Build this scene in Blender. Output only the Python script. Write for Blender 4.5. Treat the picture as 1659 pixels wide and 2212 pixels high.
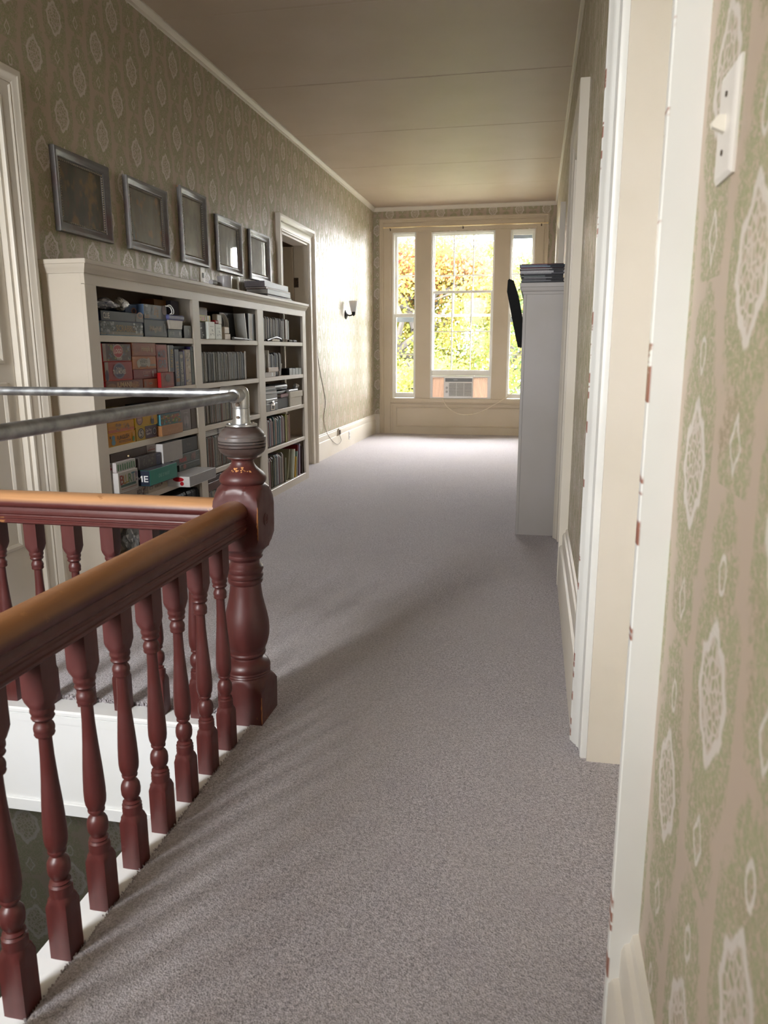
import bpy, bmesh, math, random
from mathutils import Vector, Matrix
for o in list(bpy.data.objects): bpy.data.objects.remove(o, do_unlink=True)
SC = bpy.context.scene
COL = SC.collection
PI = math.pi
random.seed(7)

# ------------------------------------------------------------------ camera
def make_camera():
    pitch, yaw, roll, fpx = .210305, .196572, -.0022457, 1622.9
    cy, sy, cp, sp = math.cos(yaw), math.sin(yaw), math.cos(pitch), math.sin(pitch)
    fw = Vector((-sy*cp, cy*cp, -sp)); r = Vector((cy, sy, 0)); u = r.cross(fw)
    cr, sr = math.cos(roll), math.sin(roll)
    r2 = r*cr+u*sr; u2 = u*cr-r*sr
    cam = bpy.data.cameras.new('camera'); ob = bpy.data.objects.new('camera', cam); COL.objects.link(ob)
    ob.matrix_world = Matrix(((r2.x, u2.x, -fw.x, 0), (r2.y, u2.y, -fw.y, 0), (r2.z, u2.z, -fw.z, 1.25), (0, 0, 0, 1)))
    cam.sensor_fit = 'VERTICAL'; cam.sensor_height = 36.0; cam.lens = fpx/2212*36
    cam.clip_start = .02; cam.clip_end = 300
    cam.dof.use_dof = True; cam.dof.focus_distance = 3.6; cam.dof.aperture_fstop = 7.5
    SC.camera = ob
make_camera()

# ------------------------------------------------------------------ world, light, exposure
W = bpy.data.worlds.new('overcast_sky'); SC.world = W; W.use_nodes = True
nt = W.node_tree; nt.nodes.clear()
bg = nt.nodes.new('ShaderNodeBackground'); wo = nt.nodes.new('ShaderNodeOutputWorld')
bg.inputs[0].default_value = (.985, .99, 1.0, 1); bg.inputs[1].default_value = 38.0
nt.links.new(bg.outputs[0], wo.inputs[0])
vs = SC.view_settings
SC.display_settings.display_device = 'sRGB'
vs.view_transform = 'Standard'; vs.look = 'None'; vs.exposure = 0.58; vs.gamma = 1.0; vs.use_curve_mapping = False
try:
    SC.cycles.diffuse_bounces = 6; SC.cycles.max_bounces = 12; SC.cycles.transparent_max_bounces = 12
except Exception: pass
def portal(name, loc, rot, sx, sy):
    l = bpy.data.lights.new(name, 'AREA'); l.shape = 'RECTANGLE'; l.size = sx; l.size_y = sy; l.cycles.is_portal = True
    o = bpy.data.objects.new(name, l); o.location = loc; o.rotation_euler = rot; COL.objects.link(o)
portal('daylight_portal_far', (-1.115, 11.72, 1.73), (-PI/2, 0, 0), 2.2, 2.5)
portal('daylight_portal_stairs', (-1.92, -.90, 2.0), (PI/2, 0, 0), .9, 1.9)

# ------------------------------------------------------------------ geometry helpers
class G:
    def __init__(s): s.v = []; s.f = []; s.m = []
    def quad(s, a, b, c, d, m=0):
        n = len(s.v); s.v += [tuple(a), tuple(b), tuple(c), tuple(d)]; s.f.append((n, n+1, n+2, n+3)); s.m.append(m)
    def box(s, x0, x1, y0, y1, z0, z1, b=0.0, m=0):
        if x0 > x1: x0, x1 = x1, x0
        if y0 > y1: y0, y1 = y1, y0
        if z0 > z1: z0, z1 = z1, z0
        lo = (x0, y0, z0); hi = (x1, y1, z1); n = len(s.v)
        b = min(b, (x1-x0)*.45, (y1-y0)*.45, (z1-z0)*.45)
        if b <= 0:
            for k in range(8): s.v.append((hi[0] if k & 1 else lo[0], hi[1] if k & 2 else lo[1], hi[2] if k & 4 else lo[2]))
            for q in ((0,2,3,1),(4,5,7,6),(0,1,5,4),(2,6,7,3),(0,4,6,2),(1,3,7,5)): s.f.append(tuple(n+i for i in q)); s.m.append(m)
            return
        idx = {}
        for k in range(8):
            sg = (k & 1, (k >> 1) & 1, (k >> 2) & 1)
            for t in range(3):
                p = [0, 0, 0]
                for a in range(3):
                    e = hi[a] if sg[a] else lo[a]
                    p[a] = e if a == t else e+(-b if sg[a] else b)
                idx[(sg, t)] = len(s.v); s.v.append(tuple(p))
        def sgn(a, va, bb, vb, c, vc):
            r = [0, 0, 0]; r[a] = va; r[bb] = vb; r[c] = vc; return tuple(r)
        for a in range(3):
            p, q = (a+1) % 3, (a+2) % 3
            for va in (0, 1):
                f = [idx[(sgn(a, va, p, i, q, j), a)] for i, j in ((0,0),(1,0),(1,1),(0,1))]
                s.f.append(tuple(f if va else f[::-1])); s.m.append(m)
            for vp in (0, 1):
                for vq in (0, 1):
                    f = [idx[(sgn(a, 0, p, vp, q, vq), p)], idx[(sgn(a, 1, p, vp, q, vq), p)], idx[(sgn(a, 1, p, vp, q, vq), q)], idx[(sgn(a, 0, p, vp, q, vq), q)]]
                    s.f.append(tuple(f if vp != vq else f[::-1])); s.m.append(m)
        for k in range(8):
            sg = (k & 1, (k >> 1) & 1, (k >> 2) & 1)
            f = [idx[(sg, 0)], idx[(sg, 1)], idx[(sg, 2)]]
            s.f.append(tuple(f if (sum(sg) % 2 == 1) else f[::-1])); s.m.append(m)
    def prism(s, pts, ax, t0, t1, m=0):
        n = len(s.v); k = len(pts)
        def P(p, t): return {'x': (t, p[0], p[1]), 'y': (p[0], t, p[1]), 'z': (p[0], p[1], t)}[ax]
        for t in (t0, t1): s.v += [P(p, t) for p in pts]
        for i in range(k):
            j = (i+1) % k; s.f.append((n+i, n+j, n+k+j, n+k+i)); s.m.append(m)
        s.f.append(tuple(range(n+k-1, n-1, -1))); s.m.append(m); s.f.append(tuple(range(n+k, n+2*k))); s.m.append(m)
    def turn(s, prof, n=24, cx=0, cy=0, z0=0, lean=0.0, m=0, cap=True, axis='z'):
        # prof: (z, R) or (z, R, half) : round section, cut by a square of half side when given
        base = len(s.v)
        for p in prof:
            z, R = p[0], p[1]; h = p[2] if len(p) > 2 else None
            for i in range(n):
                a = 2*PI*i/n; c, q = math.cos(a), math.sin(a)
                r = R if h is None else min(R, h/max(abs(c), abs(q)))
                if axis == 'z': s.v.append((cx+r*c+lean*z, cy+r*q, z0+z))
                elif axis == 'x': s.v.append((z0+z, cx+r*c, cy+r*q))
                else: s.v.append((cx+r*c, z0+z, cy+r*q))
        for k in range(len(prof)-1):
            for i in range(n):
                j = (i+1) % n; a = base+k*n
                s.f.append((a+i, a+j, a+n+j, a+n+i)); s.m.append(m)
        if cap:
            s.f.append(tuple(base+i for i in range(n-1, -1, -1))); s.m.append(m)
            e = base+(len(prof)-1)*n; s.f.append(tuple(e+i for i in range(n))); s.m.append(m)
    def tube(s, pts, r, n=8, m=0, cap=True, radii=None):
        base = len(s.v); pts = [Vector(p) for p in pts]; up = None
        for k, p in enumerate(pts):
            d = (pts[min(k+1, len(pts)-1)]-pts[max(k-1, 0)]).normalized()
            if up is None: up = Vector((0, 0, 1)) if abs(d.z) < .9 else Vector((1, 0, 0))
            a = d.cross(up).normalized(); b = a.cross(d).normalized(); up = b
            rr = radii[k] if radii else r
            for i in range(n):
                t = 2*PI*i/n; s.v.append(tuple(p+a*rr*math.cos(t)+b*rr*math.sin(t)))
        for k in range(len(pts)-1):
            for i in range(n):
                j = (i+1) % n; q = base+k*n; s.f.append((q+i, q+j, q+n+j, q+n+i)); s.m.append(m)
        if cap:
            s.f.append(tuple(base+i for i in range(n-1, -1, -1))); s.m.append(m)
            e = base+(len(pts)-1)*n; s.f.append(tuple(e+i for i in range(n))); s.m.append(m)
    def loop(s, corners_fn, k, prof, closed=True, m=0):
        # corners_fn(d,h) -> list of k points ; swept profile with mitred corners
        base = len(s.v)
        for d, h in prof: s.v += [tuple(p) for p in corners_fn(d, h)]
        rng = range(k) if closed else range(k-1)
        for a in range(len(prof)-1):
            for i in rng:
                j = (i+1) % k; q = base+a*k
                s.f.append((q+i, q+j, q+k+j, q+k+i)); s.m.append(m)
        if not closed:
            s.f.append(tuple(base+a*k for a in range(len(prof)))); s.m.append(m)
            s.f.append(tuple(base+a*k+k-1 for a in range(len(prof)))); s.m.append(m)
    def ball(s, c, r, n=10, k=6, m=0, sz=1.0):
        s.turn([(-r*sz*math.cos(PI*i/k), max(r*math.sin(PI*i/k), 1e-5)) for i in range(k+1)], n, c[0], c[1], c[2], m=m)
    def xf(s, M, start=0):
        for i in range(start, len(s.v)): s.v[i] = tuple(M @ Vector(s.v[i]))

def mesh_of(g, mats, name, off=(0, 0, 0), smooth=35, fix=True):
    me = bpy.data.meshes.new(name)
    me.from_pydata([(a-off[0], b-off[1], c-off[2]) for a, b, c in g.v], [], g.f)
    for mm in (mats if isinstance(mats, (list, tuple)) else [mats]): me.materials.append(mm)
    me.polygons.foreach_set('material_index', g.m)
    if fix:
        bm = bmesh.new(); bm.from_mesh(me); bmesh.ops.recalc_face_normals(bm, faces=bm.faces); bm.to_mesh(me); bm.free()
    if smooth:
        me.shade_smooth(); me.set_sharp_from_angle(angle=math.radians(smooth))
    me.update()
    return me
def wloc(o):
    l = Vector((0, 0, 0))
    while o: l += o.location; o = o.parent
    return l
def obj(name, g, mats, parent=None, loc=None, smooth=35, fix=True, label=None, kind=None):
    if parent is not None: off = wloc(parent)
    elif loc is not None: off = Vector(loc)
    else:
        xs = [p[0] for p in g.v]; ys = [p[1] for p in g.v]; zs = [p[2] for p in g.v]
        off = Vector(((min(xs)+max(xs))/2, (min(ys)+max(ys))/2, min(zs)))
    o = bpy.data.objects.new(name, mesh_of(g, mats, name, off, smooth, fix)); COL.objects.link(o)
    if parent is not None: o.parent = parent
    else: o.location = off
    if label: o['label'] = label
    if kind: o['kind'] = kind
    return o
def tag(o, label, cat, group=None, kind=None):
    o['label'] = label
    if cat: o['category'] = cat
    if group: o['group'] = group
    if kind: o['kind'] = kind
    return o
def thing(name, label, cat, loc=(0, 0, 0), group=None, kind=None):
    o = bpy.data.objects.new(name, None); COL.objects.link(o); o.location = loc; o.empty_display_size = .05
    return tag(o, label, cat, group, kind)
def struct(name, g, mats, label, loc=(0, 0, 0), smooth=35, fix=True):
    o = obj(name, g, mats, None, loc, smooth, fix); o['kind'] = 'structure'; o['label'] = label; return o
def copy_tree(o, loc, label=None, group=None):
    r = o.copy(); COL.objects.link(r); r.location = loc
    if label: r['label'] = label
    if group: r['group'] = group
    for ch in o.children:
        c = ch.copy(); COL.objects.link(c); c.parent = r
        for g2 in ch.children:
            d = g2.copy(); COL.objects.link(d); d.parent = c
    return r

# ------------------------------------------------------------------ node expression helper
class NX:
    def __init__(s, nt, sock): s.nt = nt; s.s = sock
    def _m(s, op, *a):
        n = s.nt.nodes.new('ShaderNodeMath'); n.operation = op
        for i, q in enumerate((s,)+a):
            if isinstance(q, NX): s.nt.links.new(q.s, n.inputs[i])
            else: n.inputs[i].default_value = q
        return NX(s.nt, n.outputs[0])
    def __add__(s, o): return s._m('ADD', o)
    def __sub__(s, o): return s._m('SUBTRACT', o)
    def __mul__(s, o): return s._m('MULTIPLY', o)
    def __truediv__(s, o): return s._m('DIVIDE', o)
    def max(s, o): return s._m('MAXIMUM', o)
    def min(s, o): return s._m('MINIMUM', o)
    def abs(s): return s._m('ABSOLUTE')
    def round(s): return s._m('ROUND')
    def floor(s): return s._m('FLOOR')
    def fmod(s, o): return s._m('FLOORED_MODULO', o)
    def sin(s): return s._m('SINE')
    def sqrt(s): return s._m('SQRT')
    def atan2(s, o): return s._m('ARCTAN2', o)
    def step(s, a, b):     # smooth 0..1 between a and b
        n = s.nt.nodes.new('ShaderNodeMapRange'); n.interpolation_type = 'SMOOTHSTEP'
        s.nt.links.new(s.s, n.inputs[0]); n.inputs[1].default_value = min(a, b); n.inputs[2].default_value = max(a, b)
        n.inputs[3].default_value, n.inputs[4].default_value = (0, 1) if a < b else (1, 0)
        return NX(s.nt, n.outputs[0])
def tex_noise(nt, vec, scale, detail=2.0, rough=.5, dist=0.0):
    n = nt.nodes.new('ShaderNodeTexNoise'); n.inputs['Scale'].default_value = scale; n.inputs['Detail'].default_value = detail
    n.inputs['Roughness'].default_value = rough; n.inputs['Distortion'].default_value = dist
    if vec is not None: nt.links.new(vec, n.inputs['Vector'])
    return NX(nt, n.outputs[0])
def tex_vor(nt, vec, scale, feature='F1'):
    n = nt.nodes.new('ShaderNodeTexVoronoi'); n.feature = feature; n.inputs['Scale'].default_value = scale
    nt.links.new(vec, n.inputs['Vector']); return NX(nt, n.outputs['Distance'])
def mixc(nt, fac, a, b):
    n = nt.nodes.new('ShaderNodeMix'); n.data_type = 'RGBA'
    if isinstance(fac, NX): nt.links.new(fac.s, n.inputs[0])
    else: n.inputs[0].default_value = fac
    for i, q in ((6, a), (7, b)):
        if isinstance(q, tuple): n.inputs[i].default_value = (*q[:3], 1)
        else: nt.links.new(q, n.inputs[i])
    return n.outputs[2]
def new_mat(name):
    m = bpy.data.materials.new(name); m.use_nodes = True; nt = m.node_tree
    b = nt.nodes['Principled BSDF']
    tc = nt.nodes.new('ShaderNodeTexCoord')
    return m, nt, b, tc.outputs['Object']
def bump(nt, b, h, strength=.3, dist=.002):
    n = nt.nodes.new('ShaderNodeBump'); n.inputs['Strength'].default_value = strength; n.inputs['Distance'].default_value = dist
    nt.links.new(h.s, n.inputs['Height']); nt.links.new(n.outputs[0], b.inputs['Normal'])
def scalevec(nt, vec, sx, sy, sz):
    n = nt.nodes.new('ShaderNodeMapping'); n.inputs['Scale'].default_value = (sx, sy, sz); nt.links.new(vec, n.inputs[0]); return n.outputs[0]
def sepxyz(nt, vec):
    n = nt.nodes.new('ShaderNodeSeparateXYZ'); nt.links.new(vec, n.inputs[0]); return [NX(nt, n.outputs[i]) for i in range(3)]

_mc = {}
def plain(col, rough=.5, metal=0.0, var=.06, scale=30, name=None, coat=0.0):
    key = (tuple(round(c, 3) for c in col), rough, metal, var, scale, coat)
    if key in _mc: return _mc[key]
    m, nt, b, oc = new_mat(name or 'surface')
    n = tex_noise(nt, oc, scale, 3)
    d = tuple(c*(1-var*2) for c in col); l = tuple(min(1, c*(1+var*2)) for c in col)
    nt.links.new(mixc(nt, n, d, l), b.inputs['Base Color'])
    b.inputs['Roughness'].default_value = rough; b.inputs['Metallic'].default_value = metal
    if not metal and rough >= .34: b.inputs['Specular IOR Level'].default_value = .22
    if coat: b.inputs['Coat Weight'].default_value = coat; b.inputs['Coat Roughness'].default_value = .08
    _mc[key] = m
    return m

def m_paint(name, col, rough=.42, brush='z', dirt=.35):
    m, nt, b, oc = new_mat(name)
    sv = scalevec(nt, oc, *((60, 60, 2) if brush == 'z' else (60, 2, 60)))
    st = tex_noise(nt, sv, 1.0, 3)
    big = tex_noise(nt, oc, 2.2, 4)
    c1 = mixc(nt, big.step(.3, .75), col, tuple(c*k for c, k in zip(col, (.93, .92, .88))))
    spots = tex_noise(nt, oc, 14, 5, .65).step(.68, .78)*dirt
    c2 = mixc(nt, spots, c1, tuple(c*k for c, k in zip(col, (.72, .68, .60))))
    nt.links.new(c2, b.inputs['Base Color']); b.inputs['Roughness'].default_value = rough
    bump(nt, b, st, .12, .001)
    return m
PAINT = m_paint('cream_gloss_paint', (.72, .67, .59))
CABP = m_paint('cabinet_paint', (.45, .43, .42), .45)
PAINTW = m_paint('white_gloss_paint', (.80, .79, .75), .4)
CASEP = m_paint('bookcase_paint', (.56, .505, .43), .45)
DARKP = m_paint('stair_paint', (.80, .81, .82), .45)
CEIL = m_paint('ceiling_paint', (.48, .385, .295), .5, 'y', .1)

def m_chipped():
    m, nt, b, oc = new_mat('chipped_white_paint')
    X, Y, Z = sepxyz(nt, oc)
    n = tex_noise(nt, oc, 25, 4, .6)
    lump = tex_noise(nt, oc, 9, 3)
    edge = X.step(-.0405, -.0445)       # the outer arris of the back band
    z1 = tex_noise(nt, scalevec(nt, oc, 1, 1, 6), 3.0, 3, .6)
    chip = edge*z1.step(.56, .60)
    base = mixc(nt, tex_noise(nt, oc, 3, 4).step(.35, .7), (.82, .82, .79), (.76, .755, .72))
    nt.links.new(mixc(nt, chip, base, (.28, .10, .06)), b.inputs['Base Color'])
    b.inputs['Roughness'].default_value = .35
    bump(nt, b, n*.4+lump, .35, .004)
    return m
CHIP = m_chipped()

def m_wallpaper(name, axis, u0, z0, sh=1.0, shade_tone=1.0):
    m, nt, b, oc = new_mat(name)
    X, Y, Z = sepxyz(nt, oc); U = X if axis == 'x' else Y
    A, B = .188, .449
    wob = tex_noise(nt, oc, 55, 2); wob2 = tex_noise(nt, oc, 47, 2, .5, .4)
    k = ((U-u0)/A).round(); fu = (U-u0)-k*A
    par = k.fmod(2.0)
    vv = Z-z0-par*(B/2); fv = vv-(vv/B).round()*B
    fu = fu+(wob-.5)*.012; fv = fv+(wob2-.5)*.012
    def ell(cx, cy, rx, ry):
        a = (fu-cx)/rx; c = (fv-cy)/ry
        return (a*a+c*c).sqrt()
    pf = fu.abs().step(.030, 0.0)*.016
    ra = fu/.057; rb = fv/(pf+.064); r = (ra*ra+rb*rb).sqrt(); th = fv.atan2(fu)
    rs = r*(((th*8.0).sin())*.05+1.0)+(tex_noise(nt, oc, 90, 2)-.5)*.16
    ring = rs.step(.76, .86)*rs.step(1.10, 1.00)
    inside = rs.step(.84, .76)
    vein = tex_vor(nt, oc, 66, 'DISTANCE_TO_EDGE').step(.16, .05)
    petal = ((th*8.0).sin()*(rs*9.0).sin())
    rag = (tex_noise(nt, oc, 42, 3, .6)-.5)*.75
    def bush(cx, cy, rx, ry): return (ell(cx, cy, rx, ry)+rag).step(1.05, .86)
    env = (bush(0, 0, .108, .160)*rs.step(1.0, 1.06)).max(bush(0, .135, .062, .080)).max(bush(0, -.178, .068, .078)).max(bush(0, 0, .034, .245)*rs.step(1.0, 1.06))
    leaf = tex_noise(nt, oc, 95, 3, .7, .8).step(.40, .50)*(tex_vor(nt, oc, 120, 'DISTANCE_TO_EDGE').step(.03, .12)*.5+.5)
    green_m = (env*leaf).max(inside*vein.step(.6, .3)*petal.step(-.6, .2)*.9)
    s1 = ell(0, .135, .0135, .022); s1r = s1.step(.66, .82)*s1.step(1.2, 1.02)
    dd = fu.abs()/.021+((fv+.178).abs())/.032; s2r = dd.step(.70, .82)*dd.step(1.15, 1.02)
    light = ring.max(s1r).max(s2r).max(inside*vein*.6)
    swag = (fv-.02-(fu.abs()-.07)*(fu.abs()-.07)*42.0).abs().step(.0022, .0010)*fu.abs().step(.062, .068)
    gtone = mixc(nt, tex_noise(nt, oc, 38, 3), (.20, .25, .10), (.35, .385, .20))
    gtone = mixc(nt, tex_noise(nt, oc, 9, 2).step(.55, .75), gtone, (.29, .24, .14))
    ground = mixc(nt, tex_noise(nt, oc, 1.3, 3), (.45, .357, .275), (.50, .405, .32))
    c = mixc(nt, green_m*.72*sh, ground, gtone)
    c = mixc(nt, swag*.5, c, (.26, .28, .18))
    c = mixc(nt, light*.85*sh, c, (.66, .61, .56))
    if shade_tone < 1: c = mixc(nt, 1-shade_tone, c, (.012, .012, .008))  # below full value, shade is mixed into the paper colour
    nt.links.new(c, b.inputs['Base Color'])
    ro = green_m*.25+.40
    nt.links.new(ro.s, b.inputs['Roughness'])
    seam = tex_noise(nt, scalevec(nt, oc, 6, 6, .6), 1.0, 2)
    bump(nt, b, seam*.6+green_m*.06, .35, .004)
    return m
WP_L = m_wallpaper('wallpaper_left', 'y', 3.612, 2.664)
WP_R = m_wallpaper('wallpaper_right', 'y', .810, .885)
WP_F = m_wallpaper('wallpaper_far', 'x', -2.382, 2.55)
WP_SHADED = m_wallpaper('wallpaper_stairs_shaded', 'x', -1.942, -.61, shade_tone=.17)  # same paper as upstairs, with the stairwell shade painted into its colour

def m_carpet():
    m, nt, b, oc = new_mat('grey_cut_pile_carpet')
    v1 = tex_vor(nt, oc, 230); n1 = tex_noise(nt, oc, 330, 3, .7); n2 = tex_noise(nt, oc, 130, 3, .65, .6)
    big = tex_noise(nt, scalevec(nt, oc, 1.6, .8, 1), 1.4, 3, .5)
    dark = mixc(nt, (n1*.5+n2*.5).step(.36, .62), (.285, .260, .275), (.77, .725, .755))
    c = mixc(nt, big.step(.35, .65)*.35, dark, (.56, .52, .51))
    c = mixc(nt, tex_noise(nt, oc, 5, 2).step(.5, .8)*.25, c, (.46, .41, .46))
    nt.links.new(c, b.inputs['Base Color']); b.inputs['Roughness'].default_value = 1.0
    b.inputs['Specular IOR Level'].default_value = .1
    b.inputs['Sheen Weight'].default_value = .15; b.inputs['Sheen Roughness'].default_value = .5
    bump(nt, b, n1*.5+n2*.7+(v1*-.5), 1.0, .007)
    return m
CARPET = m_carpet()

def m_wood(name, axis, col=(.075, .016, .014), gold=(.33, .15, .045), top=None, wear=.5):
    m, nt, b, oc = new_mat(name)
    sc = {'x': (2, 40, 40), 'y': (40, 2, 40), 'z': (40, 40, 2.5)}[axis]
    gr = tex_noise(nt, scalevec(nt, oc, *sc), 1.0, 4, .6)
    c = mixc(nt, gr, tuple(k*.65 for k in col), tuple(min(1, k*1.5) for k in col))
    c = mixc(nt, tex_noise(nt, oc, 6, 3).step(.45, .75)*.6, c, (.10, .035, .035))
    X, Y, Z = sepxyz(nt, oc)
    if top is not None:   # hand-worn top of a rail: varnish rubbed through to golden wood
        wob = tex_noise(nt, scalevec(nt, oc, *sc), .6, 3, .6)
        mask = (Z+(wob-.5)*.022).step(top-.012, top+.006)*wear
        gc = mixc(nt, gr, tuple(k*.55 for k in gold), tuple(k*1.35 for k in gold))
        c = mixc(nt, mask, c, gc)
    g2 = nt.nodes.new('ShaderNodeNewGeometry'); pt = NX(nt, g2.outputs['Pointiness'])
    chips = tex_noise(nt, oc, 17, 4, .6).step(.66, .71)*pt.step(.52, .57)
    c = mixc(nt, chips*.8, c, (.30, .13, .045))
    nt.links.new(c, b.inputs['Base Color'])
    nt.links.new((tex_noise(nt, oc, 30, 3)*.25+.27).s, b.inputs['Roughness'])
    bump(nt, b, gr, .08, .001)
    return m
WOODZ = m_wood('mahogany_turned', 'z')
RAILY = m_wood('mahogany_rail_long', 'y', top=.757, wear=.6)
RAILX = m_wood('mahogany_rail_rear', 'x', gold=(.52, .27, .12), top=.760, wear=.9)
WOODN = m_wood('mahogany_newel', 'z', (.068, .016, .014))
def m_cap():
    m, nt, b, oc = new_mat('worn_newel_cap')
    X, Y, Z = sepxyz(nt, oc)
    n = tex_noise(nt, oc, 14, 4, .6)
    c = mixc(nt, n, (.035, .024, .022), (.105, .065, .055))
    c = mixc(nt, tex_noise(nt, oc, 22, 4, .6).step(.66, .71), c, (.30, .12, .04))
    c = mixc(nt, tex_noise(nt, scalevec(nt, oc, 6, 6, 30), 1, 3).step(.45, .65)*.7, c, (.13, .115, .11))
    nt.links.new(c, b.inputs['Base Color']); b.inputs['Roughness'].default_value = .42
    return m
CAPM = m_cap()
BAREW = plain((.55, .26, .10), .6, 0, .2, 60)

def m_galv():
    m, nt, b, oc = new_mat('galvanised_steel')
    n = tex_noise(nt, oc, 25, 4, .6)
    nt.links.new(mixc(nt, n.step(.3, .7), (.26, .27, .29), (.46, .48, .50)), b.inputs['Base Color'])
    b.inputs['Metallic'].default_value = .9
    nt.links.new((n*.25+.28).s, b.inputs['Roughness'])
    return m
GALV = m_galv()
CAST = plain((.62, .64, .66), .28, .95, .1, 90)
BRASS = plain((.80, .66, .40), .35, .6)
BLACK = plain((.012, .012, .013), .35)
CHROME = plain((.7, .7, .7), .2, 1.0)
IVORY = plain((.80, .75, .65), .35)
WHITEPL = plain((.82, .82, .80), .35, 0, .02)
IRON = plain((.10, .07, .05), .6, .5)

def m_glass():
    m = bpy.data.materials.new('window_glass'); m.use_nodes = True; nt = m.node_tree; nt.nodes.clear()
    out = nt.nodes.new('ShaderNodeOutputMaterial'); t = nt.nodes.new('ShaderNodeBsdfTransparent'); g = nt.nodes.new('ShaderNodeBsdfGlossy')
    g.inputs['Roughness'].default_value = .02; t.inputs[0].default_value = (.96, .96, .96, 1)
    fr = nt.nodes.new('ShaderNodeFresnel'); fr.inputs[0].default_value = 1.12
    mx = nt.nodes.new('ShaderNodeMixShader'); nt.links.new(fr.outputs[0], mx.inputs[0]); nt.links.new(t.outputs[0], mx.inputs[1]); nt.links.new(g.outputs[0], mx.inputs[2])
    nt.links.new(mx.outputs[0], out.inputs[0]); return m
GLASS = m_glass()
def m_film(name, col, a, rough=.15):
    m, nt, b, oc = new_mat(name); b.inputs['Base Color'].default_value = (*col, 1); b.inputs['Roughness'].default_value = rough
    n = tex_noise(nt, oc, 25, 3); nt.links.new((n.step(.4, .7)*.4+a).s, b.inputs['Alpha']); return m
PLASTIC = m_film('clear_plastic_film', (.80, .82, .83), .18)

# ------------------------------------------------------------------ lettering
_tc = {}
def text_geo(txt):
    if txt in _tc: return _tc[txt]
    cu = bpy.data.curves.new('t', 'FONT'); cu.body = txt; cu.resolution_u = 2; cu.align_x = 'CENTER'; cu.align_y = 'CENTER'; cu.offset = .012
    ob = bpy.data.objects.new('t', cu); COL.objects.link(ob)
    dg = bpy.context.evaluated_depsgraph_get(); me = bpy.data.meshes.new_from_object(ob.evaluated_get(dg))
    vs_ = [tuple(v.co) for v in me.vertices]; fs = [tuple(p.vertices) for p in me.polygons]
    bpy.data.objects.remove(ob); bpy.data.curves.remove(cu); bpy.data.meshes.remove(me)
    xs = [v[0] for v in vs_]; ys = [v[1] for v in vs_]
    cx, cy = (min(xs)+max(xs))/2, (min(ys)+max(ys))/2
    _tc[txt] = ([(v[0]-cx, v[1]-cy) for v in vs_], fs, max(xs)-min(xs), max(ys)-min(ys)); return _tc[txt]
# ------------------------------------------------------------------ the room
XL, XR, ZC, YF, YB = -2.44, .20, 3.315, 11.5, -.75
WNX0, WNX1, WNZ0, WNZ1 = -2.31, -1.53, 1.10, 2.90
def wall_plane(g, axis, pos, thick, u0, u1, z0, z1, holes):
    us = sorted({u0, u1, *[h[0] for h in holes], *[h[1] for h in holes]}); zs = sorted({z0, z1, *[h[2] for h in holes], *[h[3] for h in holes]})
    for i in range(len(us)-1):
        for j in range(len(zs)-1):
            um, zm = (us[i]+us[i+1])/2, (zs[j]+zs[j+1])/2
            if any(h[0] < um < h[1] and h[2] < zm < h[3] for h in holes): continue
            if axis == 'x': g.box(pos, pos+thick, us[i], us[i+1], zs[j], zs[j+1])
            else: g.box(us[i], us[i+1], pos, pos+thick, zs[j], zs[j+1])
D1 = (2.42, 3.295); D2 = (7.22, 8.12); D3 = (1.245, 2.215); D4 = (4.155, 4.99); D5 = (7.25, 8.10); DT = 2.375
g = G(); wall_plane(g, 'x', XL, -.16, YB-.2, YF+.3, -3.2, ZC+.1, [(D1[0], D1[1], 0, DT), (D2[0], D2[1], 0, DT)])
struct('wall_left', g, WP_L, 'long left wall in faded green medallion wallpaper')
g = G(); wall_plane(g, 'x', XR, .16, YB-.2, YF+.3, -.4, ZC+.1, [(D3[0], D3[1], 0, DT), (D4[0], D4[1], 0, DT), (D5[0], D5[1], 0, DT)])
struct('wall_right', g, WP_R, 'right wall in green medallion wallpaper beside the camera')
g = G(); wall_plane(g, 'y', YF, .30, XL, XR, -.4, ZC+.1, [(-2.152, -1.797, .545, 2.965), (-1.572, -.648, .545, 2.955), (-.430, -.080, .545, 2.955)])
struct('wall_far', g, WP_F, 'far end wall with wallpaper around the triple window')
g = G(); wall_plane(g, 'y', YB, -.2, XL, XR+.16, -3.2, ZC+.1, [(WNX0, WNX1, WNZ0, WNZ1)])
struct('wall_back', g, WP_F, 'end wall behind the camera with the stair window')
g = G(); g.box(XL-.16, XR+.16, YB-.2, YF+.3, ZC, ZC+.15)
for y in (4.95, 6.29, 7.66, 9.02, 10.17): g.prism([(y-.02, ZC+.001), (y-.006, ZC-.0035), (y+.006, ZC-.0035), (y+.02, ZC+.001)], 'x', XL, XR)
struct('ceiling', g, CEIL, 'cream painted board ceiling with cross seams')
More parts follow.
